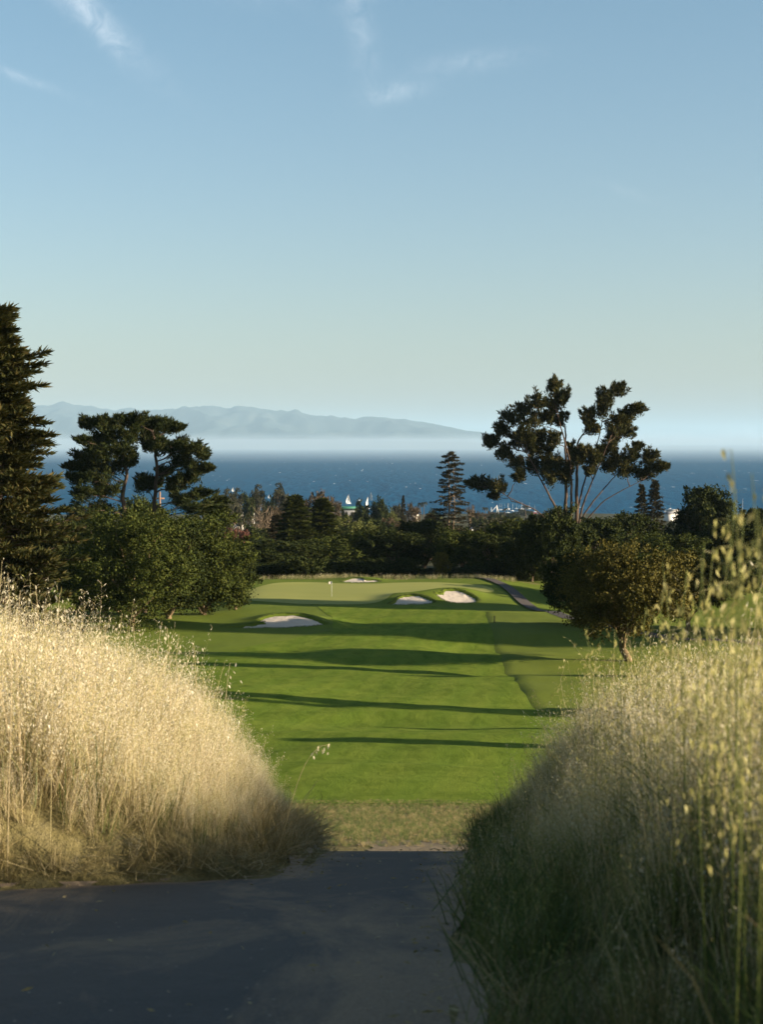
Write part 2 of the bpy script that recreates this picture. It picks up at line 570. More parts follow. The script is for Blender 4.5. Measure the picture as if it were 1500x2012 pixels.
def path_right(y):
    return np.interp(y, [-6, 0, 4.4, 5.8, 9, 12, 22], [0.05, 0.1, 0.20, 0.24, 0.50, 0.68, 0.72])


class Bunker:
    def __init__(s, cx_, cy_, pts, depth, mound, mx, my, sx, sy):
        s.c = np.array([cx_, cy_])
        p = np.array(pts, float)
        ang = np.arctan2(p[:, 1], p[:, 0])
        o = np.argsort(ang)
        ang, r = ang[o], np.hypot(p[:, 0], p[:, 1])[o]
        th = np.linspace(-math.pi, math.pi, 361)
        ext_a = np.concatenate([ang - 2 * math.pi, ang, ang + 2 * math.pi])
        rr = np.interp(th, ext_a, np.tile(r, 3))
        ker = np.hanning(11)
        ker /= ker.sum()
        s.th, s.r = th, np.convolve(np.concatenate([rr[-31:-1], rr, rr[1:31]]), ker, 'same')[30:-30]
        s.depth, s.mound, s.m, s.sx, s.sy = depth, mound, (mx, my), sx, sy

    def q(s, x, y):
        dx, dy = x - s.c[0], y - s.c[1]
        return np.hypot(dx, dy) / np.interp(np.arctan2(dy, dx), s.th, s.r)

    def hill(s, x, y):
        dx, dy = (x - s.c[0] - s.m[0]) / s.sx, (y - s.c[1] - s.m[1]) / s.sy
        return s.mound * np.exp(-np.where(dy > 0, 0.45, 1.0) * dy**2 - np.abs(dx)**2.6)


BUNKERS = [
    Bunker(-12.6, 190.4, [(-6.2, -1.7), (-5.6, -0.5), (-3.8, 0.2), (-1.2, 0.55), (-2.4, 2.4), (-0.8, 4.1), (1.6, 4.4), (4.4, 3.2), (6.2, 1.8), (4.8, 0.2), (2.5, -1.6), (-1, -2.5), (-4, -2.6)],
           0.40, 1.55, 1.2, 5.0, 5.4, 4.6),
    Bunker(4.2, 224.6, [(-3.2, -1.8), (-2.2, -0.2), (-1.2, 1.7), (0.4, 2.1), (1.8, 1.2), (3.2, -0.9), (2.8, -2.0), (0, -2.4)], 0.36, 0.95, -0.2, 3.0, 4.2, 3.2),
    Bunker(10.6, 226.2, [(-2.9, 1.5), (-1.6, 0.9), (-1.5, 2.7), (0.2, 2.9), (1.6, 1.7), (3.1, -0.4), (2.6, -2.4), (0.2, -2.9), (-1.5, -1.6), (-2.3, -0.3)], 0.40, 1.40, 0.2, 3.6, 4.4, 3.9),
    Bunker(-3.2, 252.6, [(-3.0, -0.9), (-2.0, 1.6), (-0.4, 2.2), (0.4, 0.7), (1.8, 0.9), (3.1, 0.1), (2.2, -1.3), (0, -1.9), (-2, -1.7)], 0.22, 0.52, 0.2, 2.9, 3.6, 2.6),
]


def base_land(x, y):
    x, y = np.broadcast_arrays(np.asarray(x, float), np.asarray(y, float))
    z = prof(y)
    near = smooth((30 - y) / 14)
    # banks either side of the foot path
    dl = np.clip(path_left(y) - x, 0, None) * smooth((y - 6.6) / 0.8)
    z = z + near * (0.50 * np.tanh(dl * 0.36) + 0.30 * np.tanh(dl * 1.3))
    # the left bank drops less steeply than the path: it stays up to the crest
    z = z + near * np.clip(-prof(y) - 2.3, 0, 1.2) * 0.55 * np.tanh(dl * 0.5)
    dr = np.clip(x - path_right(y), 0, None)
    z = z + near * (0.58 - 0.28 * smooth((y - 4.5) / 2.5)) * np.tanh(dr * 0.9) - near * 0.12 * np.clip(dr - 1.3, 0, 3)
    z = z + near * np.clip(-prof(y) - 1.9, 0, 1.3) * 0.45 * np.tanh(dr * 0.8)
    z = z + near * 0.03 * fbm(x * 1.3, y * 1.3, 5, 3) * np.clip((dl + dr) * 4, 0, 1)
    # rolls of the fairway
    fw = smooth((y - 52) / 25) * smooth((216 - y) / 20) * (1 - 0.9 * np.exp(-((x + 12.6) / 11)**2 - ((y - 184) / 12)**2))
    z = z + fw * (0.50 * vnoise(x / 26 + 3.3, y / 12.0, 3) + 0.36 * vnoise(x / 12, y / 6.5, 9) + 0.08 * vnoise(x / 4.5, y / 3, 19))
    z = z + smooth((y - 40) / 30) * smooth((300 - y) / 30) * 0.35 * vnoise(x / 60, y / 40, 21)
    # raised plateau of the green, falling off at both sides
    gp = smooth((y - 205) / 16) * smooth((275 - y) / 18)
    side = np.clip(np.abs(x + 0.5) - 17, 0, None)
    z = z - gp * 1.1 * (1 - np.exp(-(side / 7.0)**2)) + gp * 0.12 * vnoise(x / 9, y / 9, 31)
    # wooded country beyond
    far = smooth((y - 290) / 200)
    z = z + far * (1 - smooth((y - 2300) / 300)) * 5.0 * fbm(x / 300, y / 300, 41, 3)
    for b in BUNKERS:
        z = z + b.hill(x, y)
    return z


def land(x, y):
    z = base_land(x, y)
    for b in BUNKERS:
        z = z - (b.depth + 0.10) * smooth((1.03 - b.q(x, y)) / 0.11)
    return z


def grid_lines(segs):
    out = []
    for a, b, st in segs:
        n = max(1, int(round((b - a) / st)))
        out.append(np.linspace(a, b, n, endpoint=False))
    return np.concatenate(out + [[segs[-1][1]]])


def geo(a, b, n):
    return a * (b / a) ** (np.arange(1, n + 1) / n)


def grid_faces(ny, nx):
    i, j = np.meshgrid(np.arange(ny - 1), np.arange(nx - 1), indexing='ij')
    a = i * nx + j
    return np.stack([a, a + 1, a + nx + 1, a + nx], -1).reshape(-1, 4)


xs = grid_lines([(-60, -22, 1.6), (-22, -5, 0.40), (-5, 5, 0.16), (5, 16, 0.40), (16, 60, 1.6)])
xs = np.concatenate([-geo(60, 3500, 26)[::-1], xs, geo(60, 3500, 26)])
ys = np.concatenate([grid_lines([(-300, -40, 40), (-40, 0, 4), (0, 16, 0.16), (16, 40, 0.6), (40, 183, 1.1), (183, 262, 0.42), (262, 400, 3)]), geo(400, 3600, 50)])
X, Y = np.meshgrid(xs, ys)
Z = land(X, Y)
g_dry = np.maximum(smooth((57.5 + 1.0 * vnoise(X / 6, Y / 6, 8) - Y) / 1.2), 0)
g_dry = np.maximum(g_dry, smooth((Y - 255.5) / 2) * smooth((268 - Y) / 4) * 0.45)
g_wood = np.maximum(smooth((Y - 264) / 14), 0)
ground = link('ground', fast_mesh('ground', np.stack([X, Y, Z], -1).reshape(-1, 3), grid_faces(len(ys), len(xs)), M['ground'], True,
                                  {'dry': g_dry.ravel(), 'wood': g_wood.ravel()}))
tag(ground, kind='structure')


def strip(name, yl, xl_f, xr_f, nx, lift, mat, attr=None, zf=land, skirt=0.0):
    t = np.linspace(0, 1, nx)
    XL, XR = xl_f(yl), xr_f(yl)
    Xs = XL[:, None] + (XR - XL)[:, None] * t[None]
    Ys = np.repeat(yl[:, None], nx, 1)
    Zs = zf(Xs, Ys) + lift
    if skirt:
        Zs[:, 0] -= skirt
        Zs[:, -1] -= skirt
        Zs[0] -= skirt
        Zs[-1] -= skirt
    at = {attr[0]: attr[1](Xs, Ys).ravel()} if attr else None
    return link(name, fast_mesh(name, np.stack([Xs, Ys, Zs], -1).reshape(-1, 3), grid_faces(len(yl), nx), mat, True, at))


# foot path of worn asphalt
py_ = np.arange(-5, 16.01, 0.10)


def edge_wear(x, y):
    d = np.minimum(x - path_left(y), path_right(y) - x)
    e = 1 - np.clip(d / 0.30, 0, 1)
    e2 = np.exp(-((x - (path_right(y) - 0.18)) / 0.26) ** 2) * smooth((8 - y) / 3)
    e3 = smooth((y - 12.0) / 1.5)
    return np.clip(np.maximum.reduce([e * 0.6, e2 * 0.55, e3]), 0, 1)


tag(strip('asphalt_path', py_, lambda y: path_left(y) - 0.05 + 0.05 * vnoise(y * 2.2, 0, 4), lambda y: path_right(y) + 0.05 + 0.06 * vnoise(y * 2.5, 9, 4), 70, 0.012, M['asphalt'], ('edge', edge_wear)), kind='structure')
# bare dirt where the path comes out at the bottom of the slope
yd = np.arange(33.0, 35.9, 0.1)
tag(strip('dirt_patch', yd, lambda y: 1.0 - np.sqrt(np.clip(1 - ((y - 34.0) / 2.0)**2, 0, 1)) * 1.2 + 0.45 * fbm(y * 1.1, 3, 2, 3),
          lambda y: 1.0 + np.sqrt(np.clip(1 - ((y - 34.0) / 2.0)**2, 0, 1)) * 1.25 + 0.5 * fbm(y * 1.0, 7, 2, 3), 24, 0.012, M['dirt']), kind='structure')

# fairway, putting green, rough to the right of the fairway, cart path
fy = np.concatenate([np.arange(57.6, 183, 0.7), np.arange(183, 219.5, 0.4)])
FR_Y = [57, 75, 95, 104, 113, 125, 135, 155, 184, 205, 212, 220]
FR_X = [24, 24, 22, 15.5, 11.3, 11.1, 11.2, 11.7, 12.8, 13.4, 12.5, 6]
fr = pchip(FR_Y, FR_X)
fl = pchip([57, 90, 120, 160, 176, 186, 200, 212, 220], [-22, -23, -22, -17, -9.5, -5.8, -6.2, -8, -9])
tag(strip('fairway', fy, fl, lambda y: fr(y) + 0.10 * vnoise(y / 2.3, 1, 6), 90, 0.03, M['fairway']), kind='structure')

ry = np.concatenate([np.arange(100, 183, 0.6), np.arange(183, 206, 0.4)])
tag(strip('rough_grass', ry, lambda y: fr(y) + 0.10 * vnoise(y / 2.3, 1, 6) + 0.07 * vnoise(y / 0.9, 5, 6), lambda y: fr(y) + 40, 70, 0.16, M['rough'], skirt=0.13), kind='structure')


def closed_spline(pts, n=160):
    p = np.array(pts, float)
    m = len(p)
    out = []
    for i in range(m):
        a, b, c_, d = p[(i - 1) % m], p[i], p[(i + 1) % m], p[(i + 2) % m]
        for t in np.linspace(0, 1, n // m, endpoint=False):
            out.append(0.5 * ((2 * b) + (-a + c_) * t + (2 * a - 5 * b + 4 * c_ - d) * t * t + (-a + 3 * b - 3 * c_ + d) * t**3))
    return np.array(out)


def disc_sheet(name, outline, centre, rings, zf, mat):
    q = np.linspace(0, 1, rings + 1)[1:]
    n = len(outline)
    XY = np.array(centre)[None, None] + q[:, None, None] * (outline - np.array(centre))[None]
    XY = np.concatenate([np.array([centre]), XY.reshape(-1, 2)])
    V = np.column_stack([XY, zf(XY[:, 0], XY[:, 1])])
    j = np.arange(n)
    k_ = (j + 1) % n
    T = np.stack([np.zeros(n, int), 1 + j, 1 + k_], -1)
    Q = np.concatenate([np.stack([1 + i * n + j, 1 + (i + 1) * n + j, 1 + (i + 1) * n + k_, 1 + i * n + k_], -1) for i in range(rings - 1)])
    return link(name, fast_mesh(name, V, [Q, T], mat, True))


gout = closed_spline([(-19, 226), (-12, 222.6), (-4, 222.2), (0.5, 225.5), (2.5, 230.5), (8, 232.5), (14.5, 233), (17, 239), (15.5, 246), (9, 250.5),
                      (2.5, 250), (-1, 248.6), (-6, 248.8), (-11, 250.5), (-17, 248), (-20.5, 240), (-21, 232)])
tag(disc_sheet('putting_green', gout, (-3, 238), 44, lambda x, y: land(x, y) + 0.03, M['green']), kind='structure')


def sand_z(b):
    def f(x, y):
        q = np.clip(b.q(x, y), 0, 1.2)
        return base_land(x, y) - b.depth + 0.10 * q**4 + 0.03 * fbm(x * 1.1, y * 1.1, 12, 3)
    return f


for bi, b in enumerate(BUNKERS):
    th = b.th[:-1]
    rag = 1 + 0.035 * np.sin(th * 13 + bi) + 0.02 * np.sin(th * 29 + 2 * bi)
    ol = np.stack([b.c[0] + b.r[:-1] * rag * np.cos(th), b.c[1] + b.r[:-1] * rag * np.sin(th)], -1)[::2]
    o = disc_sheet('sand_bunker', ol, tuple(b.c), 22, sand_z(b), M['sand'])
    tag(o, kind='structure')

cp = np.array([(14.0, 268), (17.5, 256), (19.5, 243), (20.3, 228), (21.5, 212), (24, 196), (29, 178), (38, 163), (52, 152), (75, 146)], float)
cpd = closed_spline(list(cp), 200)[:160]
tt = np.gradient(cpd, axis=0)
nn = unit(np.stack([tt[:, 1], -tt[:, 0]], -1))
acr = np.linspace(-0.95, 0.95, 7)
XY = cpd[:, None] + nn[:, None] * acr[None, :, None]
V = np.concatenate([XY, (land(XY[..., 0], XY[..., 1]) + 0.185)[..., None]], -1).reshape(-1, 3)
tag(link('cart_path', fast_mesh('cart_path', V, grid_faces(len(cpd), 7), M['cart_path'], True)), kind='structure')

# sea
sx_ = np.concatenate([-geo(500, 88000, 14)[::-1], [0], geo(500, 88000, 14)])
sy_ = np.concatenate([[1800], geo(2000, 120000, 26)])
SX, SY = np.meshgrid(sx_, sy_)
tag(link('sea', fast_mesh('sea', np.stack([SX, SY, np.full_like(SX, -120.0)], -1).reshape(-1, 3), grid_faces(len(sy_), len(sx_)), M['sea'], True)), kind='structure')

# mountains over the bay
ridge_px = [(-700, 835), (-400, 815), (-200, 806), (0, 796), (60, 795), (130, 793), (160, 797), (215, 801), (260, 799), (305, 808), (345, 800), (385, 792), (430, 797), (520, 803),
            (565, 806), (640, 818), (700, 821), (760, 817), (830, 826), (900, 841), (960, 852), (1050, 862), (1200, 874), (1400, 880), (1700, 878), (2200, 868)]
DM = 45000.0


def make_ridge(name, pxs, D, depth, seed, rough_):
    pts = np.array([unproj(a, b, D) for a, b in pxs])
    gx = np.linspace(pts[0, 0], pts[-1, 0], 420)
    top = np.interp(gx, pts[:, 0], pts[:, 2]) + 120
    gy = np.linspace(-1, 1, 60)
    GX, GY = np.meshgrid(gx, gy)
    fall = np.clip(1 - np.abs(GY + 0.10 * vnoise(GX / 2200, 0, seed)), 0, 1)
    rid = 1 - np.abs(fbm(GX / 1700 + 0.4 * vnoise(GX / 3500, GY * 2, seed), GY * 2.2, seed + 3, 4)) * rough_ * (1 - fall**3)
    Hh = top[None] * fall**0.75 * np.clip(rid, 0.15, 1.2) + 20 * fbm(GX / 400, GY * 9, seed + 9, 3) * fall * (top[None] / 300)
    Zm = Hh - 121 - 20 * (fall < 0.02)
    V_ = np.stack([GX, D + GY * depth, Zm], -1).reshape(-1, 3)
    return tag(link(name, fast_mesh(name, V_, grid_faces(60, 420), M['mountain'], True)), kind='structure')


make_ridge('mountains', ridge_px, DM, 6000, 5, 0.75)
make_ridge('hills', [(-600, 878), (-100, 876), (100, 874), (280, 868), (380, 862), (480, 859), (590, 858), (700, 863), (800, 867), (900, 869), (980, 872), (1100, 880), (1300, 884), (1800, 883)], 33000.0, 2200, 15, 0.6)

# ------------------------------------------------------------------ haze over the bay
kh = NT('haze_air')
pv = kh.n('ShaderNodeVolumePrincipled', {'Color': (0.42, 0.60, 0.76, 1), 'Density': 2.2e-5, 'Anisotropy': 0.0})
kh.t.links.new(pv.outputs[0], kh.out.inputs['Volume'])
hb = MB().box((-90000, -2500, -141.5), (90000, 122000, 1250))
tag(hb.build('haze', kh.m), kind='stuff')
kf = NT('fog_air')
pv = kf.n('ShaderNodeVolumePrincipled', {'Color': (0.44, 0.56, 0.68, 1), 'Density': 5.5e-5, 'Anisotropy': 0.0})
kf.t.links.new(pv.outputs[0], kf.out.inputs['Volume'])
fb = MB().box((-60000, 9000, -119), (60000, 32000, 62))
tag(fb.build('fog_bank', kf.m), 'low white fog bank lying on the far sea below the hills', 'fog', kind='stuff')
#--TREES--
# ------------------------------------------------------------------ tree builders (local space, base at z = 0)
def clump_leaves(cl, n_sub, n_leaf, sub_r, L, W, rng, up=0.25, out=0.8, rnd=0.7, shell=0.45, sub_flat=0.8, nrm=0.0):
    """leaves in sub-clumps on clump ellipsoids. cl: (k, 6) centres and radii; nrm: how far leaves face outwards"""
    cl = np.asarray(cl, float)
    k_ = len(cl)
    d = unit(rng.normal(size=(k_, n_sub, 3)))
    rr = shell + (1 - shell) * rng.random((k_, n_sub, 1)) ** 0.6
    sc = cl[:, None, :3] + d * rr * cl[:, None, 3:]
    sr = sub_r * (0.5 + 1.0 * rng.random((k_, n_sub, 1)))
    d2 = unit(rng.normal(size=(k_, n_sub, n_leaf, 3)))
    d2[..., 2] *= sub_flat
    p = sc[:, :, None] + d2 * (rng.random((k_, n_sub, n_leaf, 1)) ** 0.4) * sr[:, :, None]
    D = out * d2 + 0.5 * out * d[:, :, None] + rnd * rng.normal(size=d2.shape) * 0.6
    D[..., 2] += up
    N = None
    if nrm:
        N = nrm * (0.75 * d2 + 0.6 * d[:, :, None]) + 0.42 * rng.normal(size=d2.shape)
        D = rng.normal(size=d2.shape) + 0.35 * d2
        D[..., 2] += up
        N = N.reshape(-1, 3)
    p, D = p.reshape(-1, 3), D.reshape(-1, 3)
    n = len(p)
    return kites(p, D, L * (0.6 + 0.8 * rng.random(n)), W * (0.6 + 0.8 * rng.random(n)), rng, N=N)


def limb(mb, a, b, r0, r1, rng, sag=0.0, n=7, wob=0.06, sides=5, bulge=None):
    a, b = np.asarray(a, float), np.asarray(b, float)
    t = np.linspace(0, 1, n)[:, None]
    ln = np.linalg.norm(b - a)
    p = a + (b - a) * t
    p[:, 2:] += sag * ln * (t * (1 - t)) * 4 * 0.25
    if bulge is not None:
        p += np.asarray(bulge)[None] * (t * (1 - t)) * 4
    w = rng.normal(size=(n, 3)) * wob * ln * 0.35
    w[0] = 0
    w[-1] = 0
    mb.tube(p + w, r0 + (r1 - r0) * t[:, 0] ** 0.8, sides)
    return p + w


def broadleaf(h, w, rng, leafm, barkm, k_=34, n_sub=13, n_leaf=34, base=0.22, L=0.34, W=0.22, trunk_r=None, lean=0.0, topheavy=0.55, fat=0.20):
    """round-crowned tree; returns [(part name, mesh), ...]"""
    r = w / 2
    cz = h * (base + (1 - base) * 0.52)
    rz = h * (1 - base) * 0.5
    d = unit(rng.normal(size=(k_, 3)))
    rad = 0.35 + 0.55 * rng.random((k_, 1)) ** 0.55
    c = d * rad * np.array([r, r, rz]) * 1.0
    c[:, :2] *= (1 - 0.25 * np.clip(c[:, 2:] / rz, -1, 1) * (topheavy - 0.4))
    c[:, 2] += cz
    cr = fat * w * (0.65 + 0.7 * rng.random((k_, 1)))
    cl = np.hstack([c, cr, cr, cr * 0.8])
    cl[:, 2] = np.minimum(cl[:, 2], h - cl[:, 5] * 0.9)
    V_, Q_ = clump_leaves(cl, n_sub, n_leaf, fat * w * 0.33, L * 1.15, W * 1.15, rng, shell=0.42, nrm=1.0)
    crown = fast_mesh('crown', V_, Q_, leafm)
    mb = MB()
    tr = trunk_r or h * 0.028
    sp = np.array([lean * h * 0.25, 0, h * (base + 0.10)])
    tp = limb(mb, (0, 0, -0.4), sp, tr * 1.25, tr * 0.8, rng, n=7, wob=0.05, sides=9)
    for i in range(min(k_, 14)):
        q = tp[3 + i % 4]
        limb(mb, q, cl[i, :3], tr * 0.5, tr * 0.10, rng, sag=0.5, n=6, wob=0.10)
    return [('trunk', mb.mesh('trunk', barkm, True)), ('crown', crown)]


def conifer(h, prof_pts, rng, leafm, barkm, nb=120, L=0.55, W=0.16, n_leaf=46, trunk_r=0.5, bare=0.06, droop=-0.10, n_seg=6, sub_r=0.5, two=0.0, len_var=0.35, updir=0.25):
    """conifer with separate boughs; prof_pts: (fraction of height, bough length)"""
    mb = MB()
    tz = np.linspace(-0.4, h, 14)
    wob = np.cumsum(rng.normal(size=(14, 2)) * 0.008 * h, 0) * 0.5
    wob -= wob[0]
    tp = np.column_stack([wob, tz])
    mb.tube(tp, trunk_r * (1 - 0.93 * np.linspace(0, 1, 14) ** 0.9), 8)
    stems = [tp]
    if two:
        t2 = tp.copy()
        t2[:, 0] -= two * np.clip(np.linspace(0, 1, 14) * 3, 0, 1)
        t2[:, 2] *= 0.93
        mb.tube(t2, 0.7 * trunk_r * (1 - 0.93 * np.linspace(0, 1, 14) ** 0.9), 7)
        stems.append(t2)
    pf = np.array(prof_pts, float)
    P_, D_ = [], []
    zs = bare + (1 - bare) * (np.arange(nb) + rng.random(nb)) / nb
    for i, f in enumerate(zs):
        st = stems[i % len(stems)]
        a = np.array([np.interp(f * h, st[:, 2], st[:, 0]), np.interp(f * h, st[:, 2], st[:, 1]), f * h])
        ln = np.interp(f, pf[:, 0], pf[:, 1]) * (1 - len_var + 1.25 * len_var * rng.random())
        az_ = i * 2.39996 + rng.normal() * 0.35
        dr = np.array([math.cos(az_), math.sin(az_), 0])
        b = a + dr * ln + np.array([0, 0, ln * (droop + 0.22 * rng.normal() * 0.5)])
        pts = limb(mb, a, b, trunk_r * 0.22 * (1 - 0.7 * f) + 0.015, 0.012, rng, sag=-0.10, n=5, wob=0.05, sides=4)
        for s_ in range(n_seg):
            t = 0.22 + 0.78 * (s_ + rng.random()) / n_seg
            c = np.array([np.interp(t, np.linspace(0, 1, 5), pts[:, q]) for q in range(3)])
            rad = sub_r * (0.65 + 0.6 * rng.random()) * (1.15 - 0.55 * t)
            m = n_leaf
            d2 = unit(rng.normal(size=(m, 3))) * np.array([1.1, 1.1, 0.45])
            P_.append(c + d2 * rad * rng.random((m, 1)) ** 0.6)
            dd = dr * (0.5 + 0.5 * t) + 0.75 * d2 + 0.25 * rng.normal(size=(m, 3))
            dd[:, 2] += updir
            D_.append(dd)
    P_, D_ = np.vstack(P_), np.vstack(D_)
    n = len(P_)
    V_, Q_ = kites(P_, D_, L * (0.5 + rng.random(n)), W * (0.6 + 0.8 * rng.random(n)), rng, 0.15, 0.4)
    return [('trunk', mb.mesh('trunk', barkm, True)), ('crown', fast_mesh('crown', V_, Q_, leafm))]


def feather_crown(pads, focus, rng, leafm, fingers=9, leaves=100, L=0.55, W=0.15, up=0.4, flat=1.0, thin=0.30, reach=1.15):
    """crown of finger-like sprays; pads (k, 6) centres and radii, sprays point away from focus"""
    P_, D_ = [], []
    for p in np.asarray(pads, float):
        c, r = p[:3], p[3:]
        for _ in range(fingers):
            st = c + unit(rng.normal(size=3)) * r * rng.random() ** 0.5 * 0.85
            d = 0.55 * unit(c - focus) + 0.75 * unit(rng.normal(size=3)) * np.array([1, 1, flat]) + np.array([0, 0, up])
            d = d / np.linalg.norm(d)
            ln = reach * r[0] * rng.uniform(0.6, 1.25)
            t = rng.random(leaves) ** 0.8
            rad = unit(rng.normal(size=(leaves, 3))) * np.array([1, 1, 0.35 + 0.65 * flat])
            sp = thin * r[0] * (1.0 - 0.75 * t)[:, None] * rng.random((leaves, 1)) ** 0.5
            P_.append(st + d * (t * ln - 0.35 * ln)[:, None] + rad * sp)
            D_.append(d * 0.9 + rad * 0.7 + 0.3 * rng.normal(size=(leaves, 3)) + np.array([0, 0, 0.15]))
    P_, D_ = np.vstack(P_), np.vstack(D_)
    n = len(P_)
    V_, Q_ = kites(P_, D_, L * (0.5 + rng.random(n)), W * (0.6 + 0.8 * rng.random(n)), rng, 0.2, 0.45)
    return fast_mesh('crown', V_, Q_, leafm)


def bare_tree(h, w, rng, barkm, leafm=None, n1=7, narrow=1.0, twigs=10):
    mb = MB()
    P_, D_ = [], []
    for i in range(n1):
        az_ = i * 2.4 + rng.normal() * 0.3
        tip = np.array([math.cos(az_) * w * 0.42 * rng.random() ** 0.5, math.sin(az_) * w * 0.42, h * (0.75 + 0.2 * rng.random())])
        p = limb(mb, (rng.normal() * 0.1, rng.normal() * 0.1, -0.3), tip, h * 0.017, h * 0.004, rng, n=8, wob=0.05, bulge=(0, 0, 0))
        for j in range(twigs):
            t = 0.35 + 0.6 * rng.random()
            a = p[int(t * 7)]
            b = a + np.array([rng.normal() * w * 0.16, rng.normal() * w * 0.16, h * (0.08 + 0.12 * rng.random())])
            b[2] = min(b[2], h)
            q = limb(mb, a, b, h * 0.005, h * 0.0015, rng, n=4, wob=0.08, sides=4)
            for z in range(14):
                P_.append(q[rng.integers(1, 4)] + rng.normal(size=3) * w * 0.02)
                D_.append(np.array([rng.normal() * 0.6, rng.normal() * 0.6, 0.8]))
    parts = [('trunk', mb.mesh('trunk', barkm, True))]
    V_, Q_ = kites(np.array(P_), np.array(D_), h * 0.07, h * 0.006, rng)
    parts.append(('twigs', fast_mesh('twigs', V_, Q_, leafm or barkm)))
    return parts


def palm(h, rng):
    mb = MB()
    limb(mb, (0, 0, -0.3), (h * 0.02, 0, h * 0.9), h * 0.022, h * 0.016, rng, n=6, wob=0.01, sides=7)
    P_, D_, L_ = [], [], []
    for i in range(26):
        a = i * 2.4
        up = rng.random() * 1.5 - 0.6
        d = unit(np.array([math.cos(a), math.sin(a), up]))
        q = np.array([h * 0.02, 0, h * 0.9])
        for s_ in range(4):
            P_.append(q)
            D_.append(d.copy())
            q = q + d * h * 0.05
            d = unit(d + np.array([0, 0, -0.35]))
    V_, Q_ = kites(np.array(P_), np.array(D_), h * 0.08, h * 0.035, rng)
    return [('trunk', mb.mesh('trunk', M['bark'], True)), ('crown', fast_mesh('crown', V_, Q_, M['gum_leaf']))]


def plant(name, parts, loc, label, cat='tree', group=None, rz=0.0, scale=1.0):
    r = empty(name, loc, rz, scale)
    tag(r, label, cat, group)
    for pn, me in parts:
        link(pn, me, r)
    return r


def ground_at(px, d):
    x = (px - CX) / F_PX * d
    return x, float(land(np.array([x]), np.array([d]))[0])


rng = np.random.default_rng(11)

# ---- tall cypress at the left edge of the picture
D1 = 120.0
x1, z1 = ground_at(-12, D1)
x1 = unproj(-12, 900, D1)[0]
ztop = unproj(0, 612, D1)[2]
h1 = ztop - z1
px_m = D1 / F_PX
outl = [(600, 14), (615, 38), (650, 36), (690, 60), (712, 96), (743, 90), (765, 70), (800, 76), (817, 98), (833, 92), (848, 138), (865, 132), (885, 104), (905, 66), (922, 112), (940, 150),
        (970, 160), (1010, 150), (1060, 165), (1110, 172), (1150, 160), (1190, 165), (1260, 165), (1400, 150)]
pp = sorted([((unproj(0, py, D1)[2] - z1) / h1, w_ * px_m * 0.93) for py, w_ in outl])
plant('cypress_tree', conifer(h1, pp, rng, M['cypress_brown'], M['cypress_bark'], nb=400, L=0.52, W=0.15, n_leaf=32, trunk_r=0.55, n_seg=8, sub_r=0.50, len_var=0.42, droop=0.02, updir=0.32),
      (x1, D1, z1), 'tall ragged dark cypress cut by the left edge of the picture', 'tree')

# ---- flat-topped pair of cypress left of the fairway
def pads_from_px(lst, D, depth, rng_, grow=1.0, fat=1.0):
    out = []
    s = D / F_PX
    for px, py, rx, rz in lst:
        p = unproj(px, py, D)
        dy = (rng_.random() * 2 - 1) * depth
        k_ = (D + dy) / D
        out.append([p[0] * k_, p[1] * k_, p[2] * k_, rx * s * grow, rx * s * 1.2 * grow, rz * s * fat])
    return np.array(out)


def pad_plant(name, D, px0, px_pads, stems, depth, leafm, barkm, label, trunk_r, rng_, fat=1.0, grow=1.0, focus_z=8.0, **kw):
    bx_, bz_ = ground_at(px0, D)
    root = empty(name, (bx_, D, bz_))
    tag(root, label, 'tree')
    off = np.array([bx_, D, bz_])
    pads = pads_from_px(px_pads, D, depth, rng_, grow=grow, fat=fat)
    pads[:, :3] -= off
    link('crown', feather_crown(pads, np.array([0, 0, focus_z]), rng_, leafm, **kw), root)
    st = []
    for (pts, r0, r1) in stems:
        mb = MB()
        q = [np.array([0, 0, -0.5]) + np.array([(pts[0][0] - px0) * D / F_PX * 0.4, 0, 0])]
        for (px, py, dy) in pts:
            q.append(unproj(px, py, D) * ((D + dy) / D) - off)
        q = np.array(q)
        t = np.linspace(0, 1, len(q))
        tt_ = np.linspace(0, 1, len(q) * 4)
        f = [np.interp(tt_, t, q[:, i]) for i in range(3)]
        q2 = np.stack(f, -1)
        q2[1:-1] = (q2[:-2] + 2 * q2[1:-1] + q2[2:]) / 4
        q2[1:-1] += rng_.normal(size=(len(q2) - 2, 3)) * r0 * 0.12
        mb.tube(q2, r0 + (r1 - r0) * tt_, 8)
        st.append(q2)
        link('trunk', mb.mesh('trunk', barkm, True), root)
    for p in pads:
        mb = MB()
        best = None
        for q2 in st:
            dd = np.linalg.norm(q2 - p[:3], axis=1) + np.clip(q2[:, 2] - p[2] + 1.0, 0, None) * 4 + np.clip(p[2] * 0.35 - q2[:, 2], 0, None) * 2
            i = int(np.argmin(dd))
            if best is None or dd[i] < best[0]:
                best = (dd[i], q2[i])
        lp = limb(mb, best[1], p[:3], trunk_r * 0.22, 0.03, rng_, sag=0.15, n=7, wob=0.08, sides=6)
        for _ in range(4):
            e = p[:3] + rng_.normal(size=3) * p[3:] * 0.5
            limb(mb, lp[5], e, 0.06, 0.015, rng_, n=4, wob=0.1, sides=4)
        link('limb', mb.mesh('limb', barkm, True), root)
    return root


